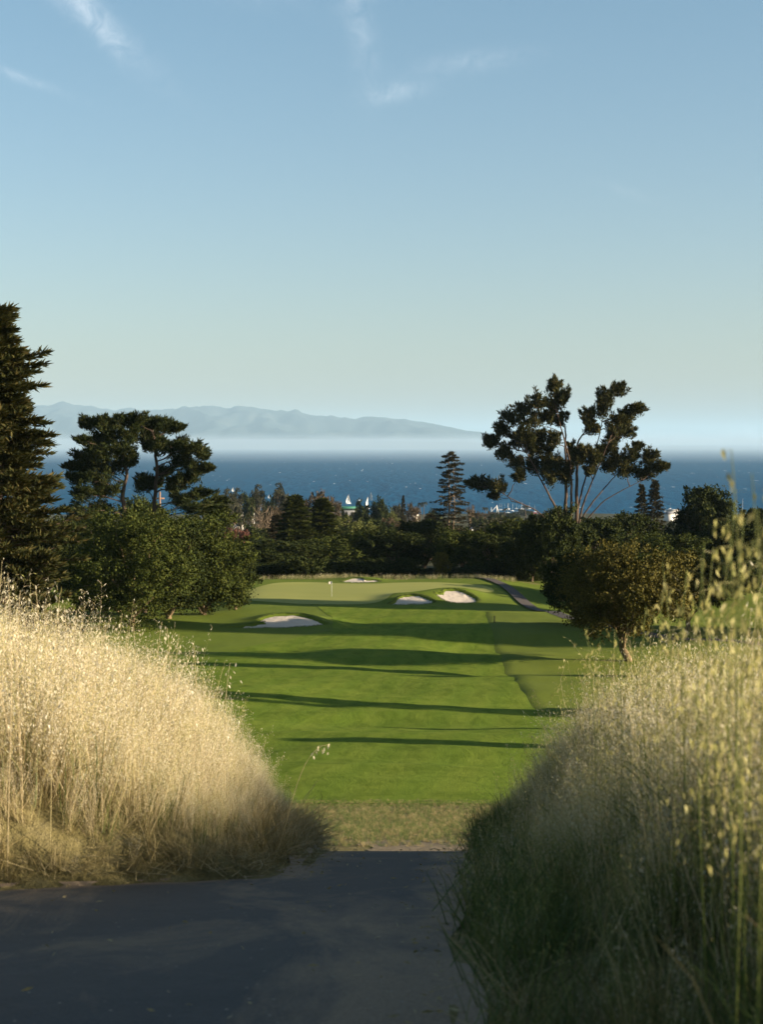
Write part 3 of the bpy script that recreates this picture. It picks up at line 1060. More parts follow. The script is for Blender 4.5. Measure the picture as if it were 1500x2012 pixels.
PL2 = [(176, 836, 20, 6), (203, 838, 24, 8), (235, 836, 26, 8), (266, 834, 24, 8), (294, 839, 24, 7), (322, 843, 26, 7), (346, 844, 16, 4),
       (190, 872, 28, 7), (218, 862, 28, 9), (252, 862, 28, 9), (292, 860, 26, 9), (165, 868, 12, 5),
       (318, 880, 26, 8), (350, 881, 26, 8), (380, 886, 22, 9), (398, 896, 13, 7), (300, 876, 22, 8),
       (168, 902, 24, 8), (200, 894, 28, 9), (238, 890, 26, 10), (146, 921, 18, 5), (185, 921, 28, 9), (226, 920, 26, 10), (258, 908, 18, 8),
       (352, 912, 28, 9), (388, 928, 24, 7), (366, 945, 24, 8), (342, 957, 20, 8), (405, 922, 12, 4), (322, 930, 14, 6),
       (150, 944, 22, 7), (196, 946, 28, 9), (166, 972, 26, 9), (212, 968, 24, 9), (160, 1000, 30, 12), (205, 1000, 24, 10), (282, 957, 20, 8), (300, 950, 20, 7),
       (392, 973, 24, 5), (424, 986, 22, 4), (388, 1000, 30, 9), (350, 985, 24, 8), (415, 1005, 24, 7)]
pad_plant('cypress_tree', 222.0, 268, PL2,
          [([(244, 1060, 0), (245, 1000, 0), (240, 970, 0.5), (250, 930, 0), (240, 880, 0), (215, 850, 0)], 0.44, 0.12), ([(300, 1060, 1), (303, 1000, 1), (309, 920, 1), (305, 870, 1), (300, 845, 1)], 0.42, 0.12)],
          3.6, M['cypress_leaf'], M['cypress_bark'], 'flat-topped dark cypress with layered pads and two bare trunks left of the fairway', 0.5, rng, fat=1.75, grow=1.12, focus_z=14.0, fingers=20, leaves=90, L=0.52, W=0.15, up=0.10, flat=0.25, thin=0.36, reach=1.05)

PR = [(1140, 905, 14, 12), (1090, 868, 16, 12), (1078, 912, 14, 12), (1172, 905, 14, 10), (1120, 925, 12, 10), (1044, 885, 14, 12), (1210, 905, 14, 9), (1088, 764, 15, 13), (1106, 782, 13, 14), (1060, 794, 18, 13), (1034, 808, 18, 12), (1006, 828, 19, 12), (988, 850, 19, 12), (968, 871, 17, 9), (994, 894, 19, 11), (1020, 912, 17, 14), (1012, 870, 20, 13),
      (1090, 802, 17, 14), (1101, 826, 12, 12), (1050, 832, 20, 13), (1036, 858, 20, 13), (1022, 938, 10, 12), (1066, 890, 18, 12), (1050, 920, 16, 10), (1082, 942, 17, 13), (1095, 915, 16, 12), (1060, 862, 16, 10), (1075, 825, 14, 10),
      (1214, 772, 15, 10), (1192, 782, 15, 12), (1180, 806, 17, 13), (1157, 822, 13, 11), (1164, 846, 15, 11), (1220, 832, 20, 10), (1204, 850, 16, 10), (1250, 808, 14, 7), (1234, 818, 14, 9), (1230, 852, 17, 9), (1202, 876, 18, 12), (1186, 892, 16, 10),
      (1240, 900, 20, 11), (1272, 904, 18, 8), (1288, 925, 17, 6), (1302, 919, 8, 3), (1262, 934, 18, 8), (1226, 926, 18, 10), (1196, 920, 15, 9), (1160, 928, 10, 6), (1252, 880, 8, 6),
      (952, 956, 20, 7), (980, 961, 17, 9), (934, 953, 12, 3), (976, 976, 9, 5), (1126, 892, 13, 12), (1112, 940, 14, 12), (1150, 890, 11, 8)]
pad_plant('cypress_tree', 300.0, 1126, PR,
          [([(1112, 1010, 0), (1113, 940, 0), (1112, 880, 0), (1111, 840, 0)], 0.42, 0.14), ([(1134, 1020, 0.5), (1133, 950, 0.5), (1136, 900, 0.5), (1134, 870, 0.5), (1165, 830, 0.5)], 0.42, 0.10),
           ([(1122, 1020, -1), (1124, 950, -1), (1120, 900, -1), (1100, 830, -1), (1090, 790, -1)], 0.31, 0.06),
           ([(1100, 1010, -1), (1086, 985, -1.5), (1070, 955, -2), (1050, 915, -3), (1035, 890, -3)], 0.29, 0.07),
           ([(1090, 1030, -1), (1050, 1000, -2), (1015, 985, -3), (985, 968, -3)], 0.18, 0.05),
           ([(1140, 1010, -1), (1158, 960, -2), (1180, 910, -2), (1200, 860, -2)], 0.24, 0.06), ([(1142, 1020, 1), (1170, 980, 1), (1205, 940, 2), (1235, 910, 2)], 0.20, 0.05),
           ([(1146, 1030, -2), (1185, 985, -3), (1225, 962, -3), (1260, 945, -3)], 0.18, 0.04), ([(1136, 1000, 2), (1150, 940, 2), (1175, 870, 2), (1190, 800, 2)], 0.23, 0.06)],
          4.5, M['cypress_brown'], M['cypress_bark'], 'tall spreading cypress with many bare limbs right of the green', 0.5, rng, fat=1.35, grow=1.15, focus_z=9.0, fingers=16, leaves=85, L=0.64, W=0.19, up=0.35, flat=0.8, thin=0.34, reach=1.35)

# ---- oaks on the course
def oak(px, py_top, d, wpx, seed, leafm, label, barkm='oak_bark', **kw):
    g = np.random.default_rng(seed)
    x, z = ground_at(px, d)
    h = unproj(px, py_top, d)[2] - z
    return plant('oak_tree', broadleaf(h, wpx * d / F_PX, g, leafm, M[barkm], **kw), (x, d, z), label)


oak(258, 1004, 186, 245, 3, M['oak_leaf'], 'broad round oak below the flat-topped cypress with a dark trunk', k_=60, n_sub=15, n_leaf=46, base=-0.03, L=0.26, W=0.17, fat=0.17)
oak(205, 1010, 199, 200, 4, M['dark_leaf'], 'dark oak in shade between the tall cypress and the round oak', k_=46, n_sub=14, n_leaf=40, base=0.05, L=0.28, W=0.18, barkm='pale_bark', fat=0.18)
oak(400, 1006, 206, 195, 5, M['oak_leaf'], 'bright leafy oak at the left edge of the green', k_=54, n_sub=15, n_leaf=44, base=-0.08, L=0.28, W=0.18, fat=0.18)
oak(330, 1012, 197, 150, 26, M['dark_leaf'], 'dark oak filling the gap between the broad round oak and the bright leafy oak', k_=40, n_sub=14, n_leaf=40, base=-0.06, L=0.28, W=0.18, fat=0.19)
oak(462, 1078, 214, 80, 6, M['dark_leaf'], 'small dark bushy oak beside the left end of the green', k_=22, n_sub=12, n_leaf=36, base=-0.04, L=0.28, W=0.18)
oak(1240, 1056, 150, 262, 7, M['oak_olive'], 'olive leafed oak with a leaning lit trunk on the right rough', k_=62, n_sub=15, n_leaf=46, base=0.16, L=0.22, W=0.14, lean=-0.35, trunk_r=0.34, fat=0.17)
oak(1135, 1075, 186, 150, 8, M['dark_leaf'], 'dark oak in shade left of the olive leafed oak', k_=36, n_sub=14, n_leaf=40, base=0.10, L=0.28, W=0.18)
oak(1355, 1075, 178, 170, 18, M['oak_olive'], 'olive leafed oak behind the tall oat stalks at the right', k_=40, n_sub=14, n_leaf=40, base=0.16, L=0.26, W=0.17)

# ---- wood behind the green: kinds built once, then copied
def proto(parts):
    return parts


rg = np.random.default_rng(101)
KIND = {}
for i in range(4):
    KIND['round%d' % i] = broadleaf(14, 13, rg, M['dark_leaf'], M['bark'], k_=40, n_sub=12, n_leaf=34, base=0.06, L=0.42, W=0.27, fat=0.19)
for i in range(2):
    KIND['olive%d' % i] = broadleaf(14, 13, rg, M['oak_leaf'], M['pale_bark'], k_=38, n_sub=12, n_leaf=34, base=0.10, L=0.42, W=0.27, fat=0.19)
KIND['light'] = broadleaf(12, 12, rg, M['light_leaf'], M['bark'], k_=34, n_sub=12, n_leaf=30, base=0.05, L=0.42, W=0.26)
KIND['cone'] = conifer(22, [(0, 4.6), (0.3, 4.8), (0.6, 3.6), (0.85, 2.2), (1, 0.5)], rg, M['cone_leaf'], M['bark'], nb=170, L=0.75, W=0.30, n_leaf=24, trunk_r=0.4, n_seg=5, sub_r=0.85, bare=0.02, updir=0.7)
KIND['redwood'] = conifer(30, [(0, 6.2), (0.25, 6.4), (0.45, 5.4), (0.62, 4.4), (0.8, 3.0), (0.95, 2.0), (1, 0.8)], rg, M['redwood_leaf'], M['pale_bark'], nb=150, L=0.60, W=0.16, n_leaf=20, trunk_r=0.42, n_seg=6, sub_r=0.42, bare=0.03, two=1.5, droop=-0.05, updir=-0.05, len_var=0.5)
KIND['fir'] = conifer(22, [(0, 4.5), (0.3, 4.2), (0.6, 3.0), (0.85, 1.6), (1, 0.4)], rg, M['redwood_leaf'], M['bark'], nb=110, L=0.65, W=0.2, n_leaf=20, trunk_r=0.35, n_seg=5, sub_r=0.5, bare=0.04, droop=-0.12, updir=0.0)
KIND['column'] = broadleaf(9, 3.2, rg, M['yellow_leaf'], M['bark'], k_=26, n_sub=10, n_leaf=26, base=0.02, L=0.35, W=0.2, fat=0.30)
KIND['bush'] = broadleaf(5, 6.5, rg, M['dark_leaf'], M['bark'], k_=24, n_sub=10, n_leaf=28, base=0.0, L=0.36, W=0.24, fat=0.24)
KIND['red'] = broadleaf(7, 6, rg, M['red_leaf'], M['bark'], k_=20, n_sub=10, n_leaf=24, base=0.1, L=0.36, W=0.22, fat=0.22)
KIND['gum'] = broadleaf(16, 12, rg, M['gum_leaf'], M['pale_bark'], k_=20, n_sub=10, n_leaf=20, base=0.30, L=0.6, W=0.36, fat=0.17)
KIND['farround'] = broadleaf(12, 12, rg, M['dark_leaf'], M['bark'], k_=22, n_sub=9, n_leaf=18, base=0.04, L=0.75, W=0.5, fat=0.22)
KIND['farround2'] = broadleaf(12, 12, rg, M['gum_leaf'], M['bark'], k_=22, n_sub=9, n_leaf=18, base=0.04, L=0.75, W=0.5, fat=0.22)
KIND['brown'] = broadleaf(12, 14, rg, M['brown_leaf'], M['pale_bark'], k_=20, n_sub=9, n_leaf=18, base=0.12, L=0.7, W=0.45, fat=0.2)
KIND['bare'] = bare_tree(16, 14, rg, M['pale_bark'], M['brown_leaf'], n1=9, twigs=12)
KIND['poplar'] = bare_tree(18, 4.5, rg, M['pale_bark'], M['brown_leaf'], n1=7, twigs=14)
KIND['palm'] = palm(18, rg)
SIZE = {'cone': (22, 9.5), 'redwood': (30, 12), 'fir': (22, 8.5), 'column': (9, 3.2), 'bush': (5, 6.5), 'red': (7, 6), 'light': (12, 12), 'gum': (16, 12),
        'farround': (12, 12), 'farround2': (12, 12), 'brown': (12, 14), 'bare': (16, 14), 'poplar': (18, 4.5), 'palm': (18, 4)}
prnd = random.Random(4)


WOOD = 'trees behind the green'


def put(kind, px, py_top, d, wpx, label, group, name='tree', sink=0.0):
    x, z = ground_at(px, d)
    z -= sink
    h0, w0 = SIZE.get(kind, (14, 13))
    h = max(1.5, unproj(px, py_top, d)[2] - z)
    w = wpx * d / F_PX * (1.18 if group == WOOD and kind[:4] in ('roun', 'oliv') else 1.0)
    return plant(name, KIND[kind], (x, d, z), label, 'tree' if name != 'shrub' else 'shrub', group, prnd.uniform(0, 6.28), (w / w0, w / w0, h / h0))


WOOD = 'trees behind the green'
for a in [
    ('cone', 577, 976, 350, 92, 'left of the two dense cone-shaped evergreens behind the green', 'cone_tree'),
    ('cone', 632, 982, 362, 84, 'right of the two dense cone-shaped evergreens behind the green', 'cone_tree'),
    ('redwood', 884, 888, 375, 96, 'tall sparse redwood with twin pale stems standing above the wood', 'redwood_tree'),
    ('column', 868, 1074, 268, 26, 'narrow yellow-green column shrub at the wood edge below the redwood', 'column_tree'),
    ('light', 684, 1014, 420, 86, 'pale green round tree right of the two cone-shaped evergreens', 'round_tree'),
    ('red', 462, 1040, 300, 50, 'reddish leafed tree between the left oaks and the wood', 'red_tree'),
    ('fir', 1262, 952, 430, 46, 'left of two feathery firs right of the spreading cypress', 'fir_tree'),
    ('fir', 1288, 944, 420, 56, 'right of two feathery firs right of the spreading cypress', 'fir_tree'),
    ('round0', 1392, 956, 320, 118, 'big rounded evergreen against the sea right of the feathery firs', 'round_tree'),
    ('round1', 512, 1058, 290, 118, 'dark round tree behind the left end of the green', 'round_tree'),
    ('fir', 543, 1012, 372, 62, 'dark fir left of the cone-shaped evergreens', 'fir_tree'),
    ('round2', 590, 1064, 292, 110, 'dark round tree below the left cone-shaped evergreen', 'round_tree'),
    ('olive0', 655, 1046, 300, 105, 'dark olive tree below the right cone-shaped evergreen', 'round_tree'),
    ('olive1', 722, 1040, 305, 104, 'olive lit tree directly behind the flag below the red roof', 'round_tree'),
    ('round3', 782, 1034, 300, 110, 'dark round tree left of the redwood foot', 'round_tree'),
    ('round0', 835, 1022, 312, 110, 'dark round tree just left of the redwood', 'round_tree'),
    ('fir', 846, 1010, 392, 70, 'low dark fir at the left foot of the redwood', 'fir_tree'),
    ('olive0', 912, 1032, 296, 96, 'olive lit tree in front of the redwood foot', 'round_tree'),
    ('round2', 962, 1048, 288, 96, 'dark round tree below the harbour gap', 'round_tree'),
    ('olive1', 1010, 1020, 300, 108, 'olive lit tree left of the spreading cypress foot', 'round_tree'),
    ('round1', 1046, 1026, 268, 100, 'dark tree at the left foot of the spreading cypress', 'round_tree'),
    ('round3', 1088, 984, 262, 96, 'dark round tree directly below the spreading cypress stems', 'round_tree'),
    ('round0', 1180, 1018, 276, 116, 'dark round tree at the right foot of the spreading cypress', 'round_tree'),
    ('round2', 1236, 1006, 300, 104, 'dark round tree below the two feathery firs', 'round_tree'),
    ('olive0', 1310, 1040, 290, 130, 'dark olive tree left below the big rounded evergreen', 'round_tree'),
    ('round1', 1352, 1000, 330, 90, 'dark round tree touching the left side of the big rounded evergreen', 'round_tree'),
    ('round3', 1448, 1010, 300, 130, 'dark round tree right of the big rounded evergreen', 'round_tree'),
    ('round0', 1500, 1000, 320, 110, 'dark round tree cut by the right edge of the picture', 'round_tree'),
    ('round2', 1420, 1090, 240, 170, 'low dark tree behind the tall oat stalks at the right edge', 'round_tree'),
    ('round1', 1190, 1080, 240, 130, 'low dark tree between the shaded oak and the spreading cypress', 'round_tree'),
    ('olive1', 1290, 1090, 230, 130, 'low olive tree behind the crown of the right oak', 'round_tree'),
    ('round3', 160, 1010, 245, 140, 'dark tree seen between the tall left cypress and the flat-topped cypress', 'round_tree'),
    ('round0', 90, 1040, 235, 140, 'dark tree behind the tall left cypress', 'round_tree'),
    ('olive0', 348, 1000, 260, 110, 'olive tree behind the two bare cypress trunks', 'round_tree'),
    ('olive1', 275, 978, 300, 96, 'olive tree seen through the gap between the two bare cypress trunks', 'round_tree'),
    ('round2', 452, 1060, 268, 90, 'dark tree behind the bright leafy oak', 'round_tree'),
]:
    put(a[0], a[1], a[2], a[3], a[4], a[5], WOOD, a[6])

# shrubs at the foot of the wood
ordn = ['first', 'second', 'third', 'fourth', 'fifth', 'sixth', 'seventh', 'eighth', 'ninth', 'tenth', 'eleventh', 'twelfth', 'thirteenth', 'fourteenth', 'fifteenth', 'sixteenth',
        'seventeenth', 'eighteenth', 'nineteenth', 'twentieth', 'twenty-first', 'twenty-second', 'twenty-third', 'twenty-fourth', 'twenty-fifth', 'twenty-sixth', 'twenty-seventh', 'twenty-eighth',
        'twenty-ninth', 'thirtieth', 'thirty-first', 'thirty-second', 'thirty-third', 'thirty-fourth', 'thirty-fifth', 'thirty-sixth', 'thirty-seventh', 'thirty-eighth', 'thirty-ninth', 'fortieth',
        'forty-first', 'forty-second', 'forty-third', 'forty-fourth', 'forty-fifth', 'forty-sixth', 'forty-seventh', 'forty-eighth', 'forty-ninth', 'fiftieth']
for i, px in enumerate(range(500, 1130, 42)):
    put('bush', px + prnd.uniform(-8, 8), prnd.uniform(1092, 1118), prnd.uniform(268, 278), prnd.uniform(66, 92), '%s dark shrub from the left along the foot of the wood behind the green' % ordn[i], 'shrubs at the wood edge', 'shrub')

# far trees towards the shore
far = [('gum', 440, 963, 900, 52), ('gum', 470, 961, 950, 40), ('farround', 487, 968, 820, 30), ('gum', 508, 954, 850, 40), ('gum', 549, 951, 850, 38), ('farround', 528, 974, 900, 32), ('brown', 622, 969, 720, 64),
       ('brown', 655, 979, 900, 32), ('farround', 676, 998, 700, 16), ('farround', 713, 983, 700, 30), ('farround', 743, 977, 700, 36), ('light', 762, 994, 760, 26), ('farround2', 781, 991, 800, 28),
       ('fir', 793, 974, 690, 17), ('brown', 812, 991, 850, 28), ('palm', 826, 985, 1500, 8), ('palm', 833, 984, 1500, 8), ('farround', 850, 1000, 800, 26), ('poplar', 925, 990, 900, 15), ('palm', 955, 995, 1500, 8), ('palm', 993, 997, 1500, 8),
       ('palm', 1034, 992, 1500, 8), ('bare', 515, 992, 560, 62), ('brown', 545, 998, 620, 36), ('farround2', 458, 990, 700, 40), ('farround', 425, 985, 620, 44), ('farround2', 570, 985, 750, 30), ('brown', 940, 1005, 1000, 14),
       ('farround', 952, 1016, 800, 22), ('farround2', 975, 1018, 760, 26), ('farround', 1000, 1022, 620, 36), ('farround', 935, 1016, 850, 24), ('farround2', 700, 1004, 900, 26), ('light', 775, 1008, 620, 24)]
fr_ = random.Random(9)
for i in range(64):
    px = fr_.uniform(385, 1110)
    d = fr_.choice([470, 520, 560, 620, 700, 800, 950, 1150, 1400, 1700])
    x, z = ground_at(px, d)
    hh = fr_.uniform(7, 13)
    u = (np.array([x, d, z + hh]))
    ang = math.atan2(-(z + hh), d)
    py = CY + F_PX * math.tan(ang - PITCH)
    if 940 < px < 1060 and py < 1016:
        continue
    far.append((fr_.choice(['farround', 'farround', 'farround2', 'farround2', 'brown', 'light', 'gum', 'fir']), px, py, d, fr_.uniform(0.8, 1.3) * hh * F_PX / d))
for i in range(26):
    px, d = fr_.uniform(925, 1075), fr_.choice([1250, 1500, 1750, 2000, 2250])
    x, z = ground_at(px, d)
    hh = fr_.uniform(6, 11)
    far.append((fr_.choice(['farround', 'farround2', 'brown']), px, CY + F_PX * math.tan(math.atan2(-(z + hh), d) - PITCH), d, fr_.uniform(0.9, 1.6) * hh * F_PX / d))
kinds_w = {'gum': ('open gum tree', 'gum_tree'), 'farround': ('dark round tree', 'round_tree'), 'farround2': ('grey-green round tree', 'round_tree'), 'brown': ('brownish round tree', 'round_tree'), 'light': ('pale green tree', 'round_tree'),
           'fir': ('narrow fir', 'fir_tree'), 'palm': ('thin palm', 'palm_tree'), 'poplar': ('bare upright poplar', 'poplar_tree'), 'bare': ('bare many-stemmed tree', 'bare_tree')}
cnt = {}
for kd, px, py, d, w in sorted(far, key=lambda t: t[1]):
    wd, nm = kinds_w[kd]
    i = cnt.get(kd, 0)
    cnt[kd] = i + 1
    single = kd in ('poplar', 'bare')
    lab = ('%s in the far town between green and sea' % wd) if single else ('%s %s from the left in the far town before the sea' % (ordn[i], wd))
    put(kd, px, py, d, w, lab, 'far trees of the town', nm)

# trees out of frame to the right whose shadows cross the fairway
SH = [('round1', 56, 206, 21, 9), ('round2', 72, 202.5, 27, 9), ('round3', 86, 200, 30, 10), ('round0', 48, 171.5, 17, 11), ('round0', 62, 168, 24, 11), ('round1', 78, 165, 29, 13), ('round2', 92, 160, 33, 14),
      ('cone', 46, 103, 17, 4.2), ('cone', 41, 77.5, 11, 5.0), ('fir', 40, 94, 9.5, 2.2), ('fir', 62, 97, 24, 3.0), ('cone', 58, 128, 21, 5.0), ('round3', 64, 124, 17, 6.0)]
for i, (kd, x, y, h, w) in enumerate(SH):
    h0, w0 = SIZE.get(kd, (14, 13))
    z = float(land(np.array([x]), np.array([float(y)]))[0])
    plant({'round': 'round_tree', 'cone': 'cone_tree', 'fir': 'fir_tree'}.get(kd.rstrip('0123'), 'tree'), KIND[kd], (x, y, z), '%s tree to the right of the fairway shading it from outside the picture' % ordn[i], 'tree', 'trees right of the picture', i * 1.3, (w / w0, w / w0, h / h0))
#--OBJECTS--
# ------------------------------------------------------------------ things on the course
M['white_paint'] = flat_mat('white_paint', (0.5148, 0.5148, 0.5016), 0.5)
M['flag_cloth'] = flat_mat('flag_cloth', (0.5280, 0.4752, 0.3960), 0.8)
M['dark_wood'] = flat_mat('dark_wood', (0.05, 0.04, 0.03), 0.8)
M['sail'] = flat_mat('sail', (0.5610, 0.5544, 0.5412), 0.7, 0.2, 0.04)
M['hull'] = flat_mat('hull', (0.4950, 0.5016, 0.5148), 0.4)
M['cream_wall'] = flat_mat('cream_wall', (0.4092, 0.3564, 0.3036), 0.8)
M['white_wall'] = flat_mat('white_wall', (0.4752, 0.4488, 0.4224), 0.8)
M['pink_wall'] = flat_mat('pink_wall', (0.4092, 0.2970, 0.2508), 0.8)
M['red_roof'] = flat_mat('red_roof', (0.1980, 0.0858, 0.0528), 0.8)
M['maroon_roof'] = flat_mat('maroon_roof', (0.1320, 0.0330, 0.0330), 0.7)
M['green_roof'] = flat_mat('green_roof', (0.0462, 0.1716, 0.1122), 0.6)
M['grey_roof'] = flat_mat('grey_roof', (0.1452, 0.1386, 0.1452), 0.8)
M['window_glass'] = flat_mat('window_glass', (0.03, 0.04, 0.05), 0.15, 0.5)
M['pole_wood'] = flat_mat('pole_wood', (0.1980, 0.1188, 0.0792), 0.8)

fx, fyy = unproj(652, 1170, 231)[0], 231.0
fz = float(land(np.array([fx]), np.array([fyy]))[0]) + 0.03
t = tag(empty('golf_flagstick', (fx, fyy, fz)), 'thin pale flagstick with a small flag on the putting green', 'flagstick')
MB().tube([(0, 0, -0.1), (0, 0, 1.1), (0, 0, 2.25)], 0.022, 8).build('pole', M['white_paint'], t)
g = np.linspace(0, 1, 9)
V = []
for u in g:
    for v in (0, 0.5, 1):
        V.append((-0.48 * u, 0.07 * math.sin(u * 6) * u + 0.012, 2.23 - 0.36 * v - 0.10 * u * u))
V = np.array(V)
Vb = V + np.array([0, 0.012, 0])
link('flag', fast_mesh('flag', np.vstack([V, Vb]), np.vstack([grid_faces(9, 3), grid_faces(9, 3)[:, ::-1] + 27]), M['flag_cloth'], True), t)
MB().tube([(0, 0, 0.002), (0, 0, 0.006)], 0.055, 16).build('hole_cup', M['dark_wood'], t)

px_, pz_ = ground_at(973, 190)
t = tag(empty('marker_post', (px_, 190, pz_ + 0.15)), 'small dark distance post on the rough beside the fairway edge', 'post')
MB().tube([(0, 0, -0.2), (0, 0, 0.75)], 0.06, 8).build('post', M['dark_wood'], t)
MB().tube([(0, 0, 0.75), (0, 0, 0.80), (0, 0, 0.82)], [0.075, 0.075, 0.03], 8).build('cap', M['dark_wood'], t)


# ------------------------------------------------------------------ boats on the bay
def boat_parts(h, bend, two):
    out = []
    L_ = h * 0.62
    mb = MB()
    sec = []
    for u in np.linspace(0, 1, 9):
        x = (u - 0.5) * L_
        w = 0.16 * L_ * math.sin(math.pi * min(1, 0.18 + u * 0.82)) ** 0.7 + 0.01
        sec.append([(x, -w, 0.09 * L_), (x, -w * 0.8, 0.02 * L_), (x, 0, -0.03 * L_), (x, w * 0.8, 0.02 * L_), (x, w, 0.09 * L_)])
    V_ = np.array(sec).reshape(-1, 3)
    F_ = grid_faces(9, 5)
    deck = np.array([[i * 5, (i + 1) * 5, (i + 1) * 5 + 4, i * 5 + 4] for i in range(8)])
    mb.add(V_, np.vstack([F_, deck]))
    out.append(('hull', mb.mesh('hull', M['hull'], False)))
    out.append(('cabin', MB().box((-0.18 * L_, -0.07 * L_, 0.09 * L_), (0.12 * L_, 0.07 * L_, 0.15 * L_)).mesh('cabin', M['hull'])))
    out.append(('mast', MB().tube([(0.05 * L_, 0, 0.05 * L_), (0.05 * L_, 0, h)], [0.012 * h, 0.006 * h], 6).mesh('mast', M['white_paint'])))

    def sail(a, b, c, belly, nm):
        a, b, c = map(np.array, (a, b, c))
        n = 9
        Vs = []
        for i in range(n):
            for j in range(n):
                u, v = i / (n - 1), j / (n - 1)
                p = a * (1 - v) + c * v
                q = b * (1 - v) + c * v
                r = p * (1 - u) + q * u
                Vs.append(r + np.array([0, belly * math.sin(math.pi * u) * math.sin(math.pi * min(1, v * 0.9 + 0.08)), 0]) + np.array([-0.06 * h * math.sin(math.pi * v) * u, 0, 0]))
        Vs = np.array(Vs)
        Vs2 = Vs + np.array([0, 0.05, 0])
        f = grid_faces(n, n)
        return nm, fast_mesh(nm, np.vstack([Vs, Vs2]), np.vstack([f, f[:, ::-1] + n * n]), M['sail'], True)
    out.append(sail((0.04 * L_, 0, 0.14 * h), (-0.42 * L_, 0.05 * h, 0.14 * h), (0.04 * L_, 0, 0.98 * h), bend, 'mainsail'))
    if two:
        out.append(sail((0.50 * L_, 0, 0.08 * h), (0.07 * L_, 0.06 * h, 0.10 * h), (0.06 * L_, 0, 0.86 * h), bend * 1.2, 'jib'))
    return out


for px, pyb, hpx, rz, two, lab in [
    (685, 990, 19, 0.5, True, 'full-sailed white yacht nearest the green roof on the bay'),
    (723, 1000, 25, 1.0, False, 'white yacht half hidden behind the dark trees with one leaning sail'),
    (729, 983, 16, -0.7, True, 'slim white yacht just behind the half hidden one'),
    (458, 966, 9, 0.4, True, 'tiny white sailboat left of the open gum trees'),
    (529, 979, 8, 0.2, False, 'tiny white sailboat between two open gum trees'),
]:
    p = unproj(px, pyb, 100.0)
    d = -120.0 / p[2] * 100
    p = unproj(px, pyb, d)
    t = tag(empty('sailboat', (p[0], d, -120.2), rz), lab, 'sailboat', 'sailboats on the bay')
    for pn, me in boat_parts(hpx * d / F_PX, 0.08 * hpx * d / F_PX, two):
        link(pn, me, t)

# ------------------------------------------------------------------ the town and the harbour
def house(px, py_eave, d, wpx, hpx, rz, wall, roof, label, ridge=0.5, cat='house', name='house', windows=0, chim=False, deep=0.8):
    s_ = d / F_PX
    w, hh = wpx * s_, hpx * s_
    e = unproj(px, py_eave, d)
    gx, gz = ground_at(px, d)
    t = tag(empty(name, (e[0], d, min(gz, e[2] - hh)), rz), label, cat)
    top = e[2] - t.location[2]
    dd = w * deep
    MB().box((-w / 2, -dd / 2, -1), (w / 2, dd / 2, top)).build('wall', M[wall], t)
    rh = hh * ridge
    o = 0.06 * w
    V_ = [(-w / 2 - o, -dd / 2 - o, top + .02), (w / 2 + o, -dd / 2 - o, top + .02), (w / 2 + o, dd / 2 + o, top + .02), (-w / 2 - o, dd / 2 + o, top + .02), (-w / 2 + o * 2, 0, top + rh), (w / 2 - o * 2, 0, top + rh)]
    rf = link('roof', fast_mesh('roof', V_, [np.array([(0, 1, 5, 4), (2, 3, 4, 5), (3, 2, 1, 0)]), np.array([(1, 2, 5), (3, 0, 4)])], M[roof]), t)
    if chim:
        MB().box((w * 0.12, -dd * 0.1, top + rh * 0.5), (w * 0.18, dd * 0.05, top + rh * 1.35)).build('chimney', M[wall], rf)
    for i in range(windows):
        x = -w / 2 + w * (i + 0.5) / windows
        MB().box((x - w * 0.22 / windows, -dd / 2 - 0.08, top - hh * 0.75), (x + w * 0.22 / windows, -dd / 2 + 0.05, top - hh * 0.3)).build('window', M['window_glass'], t)
    return t


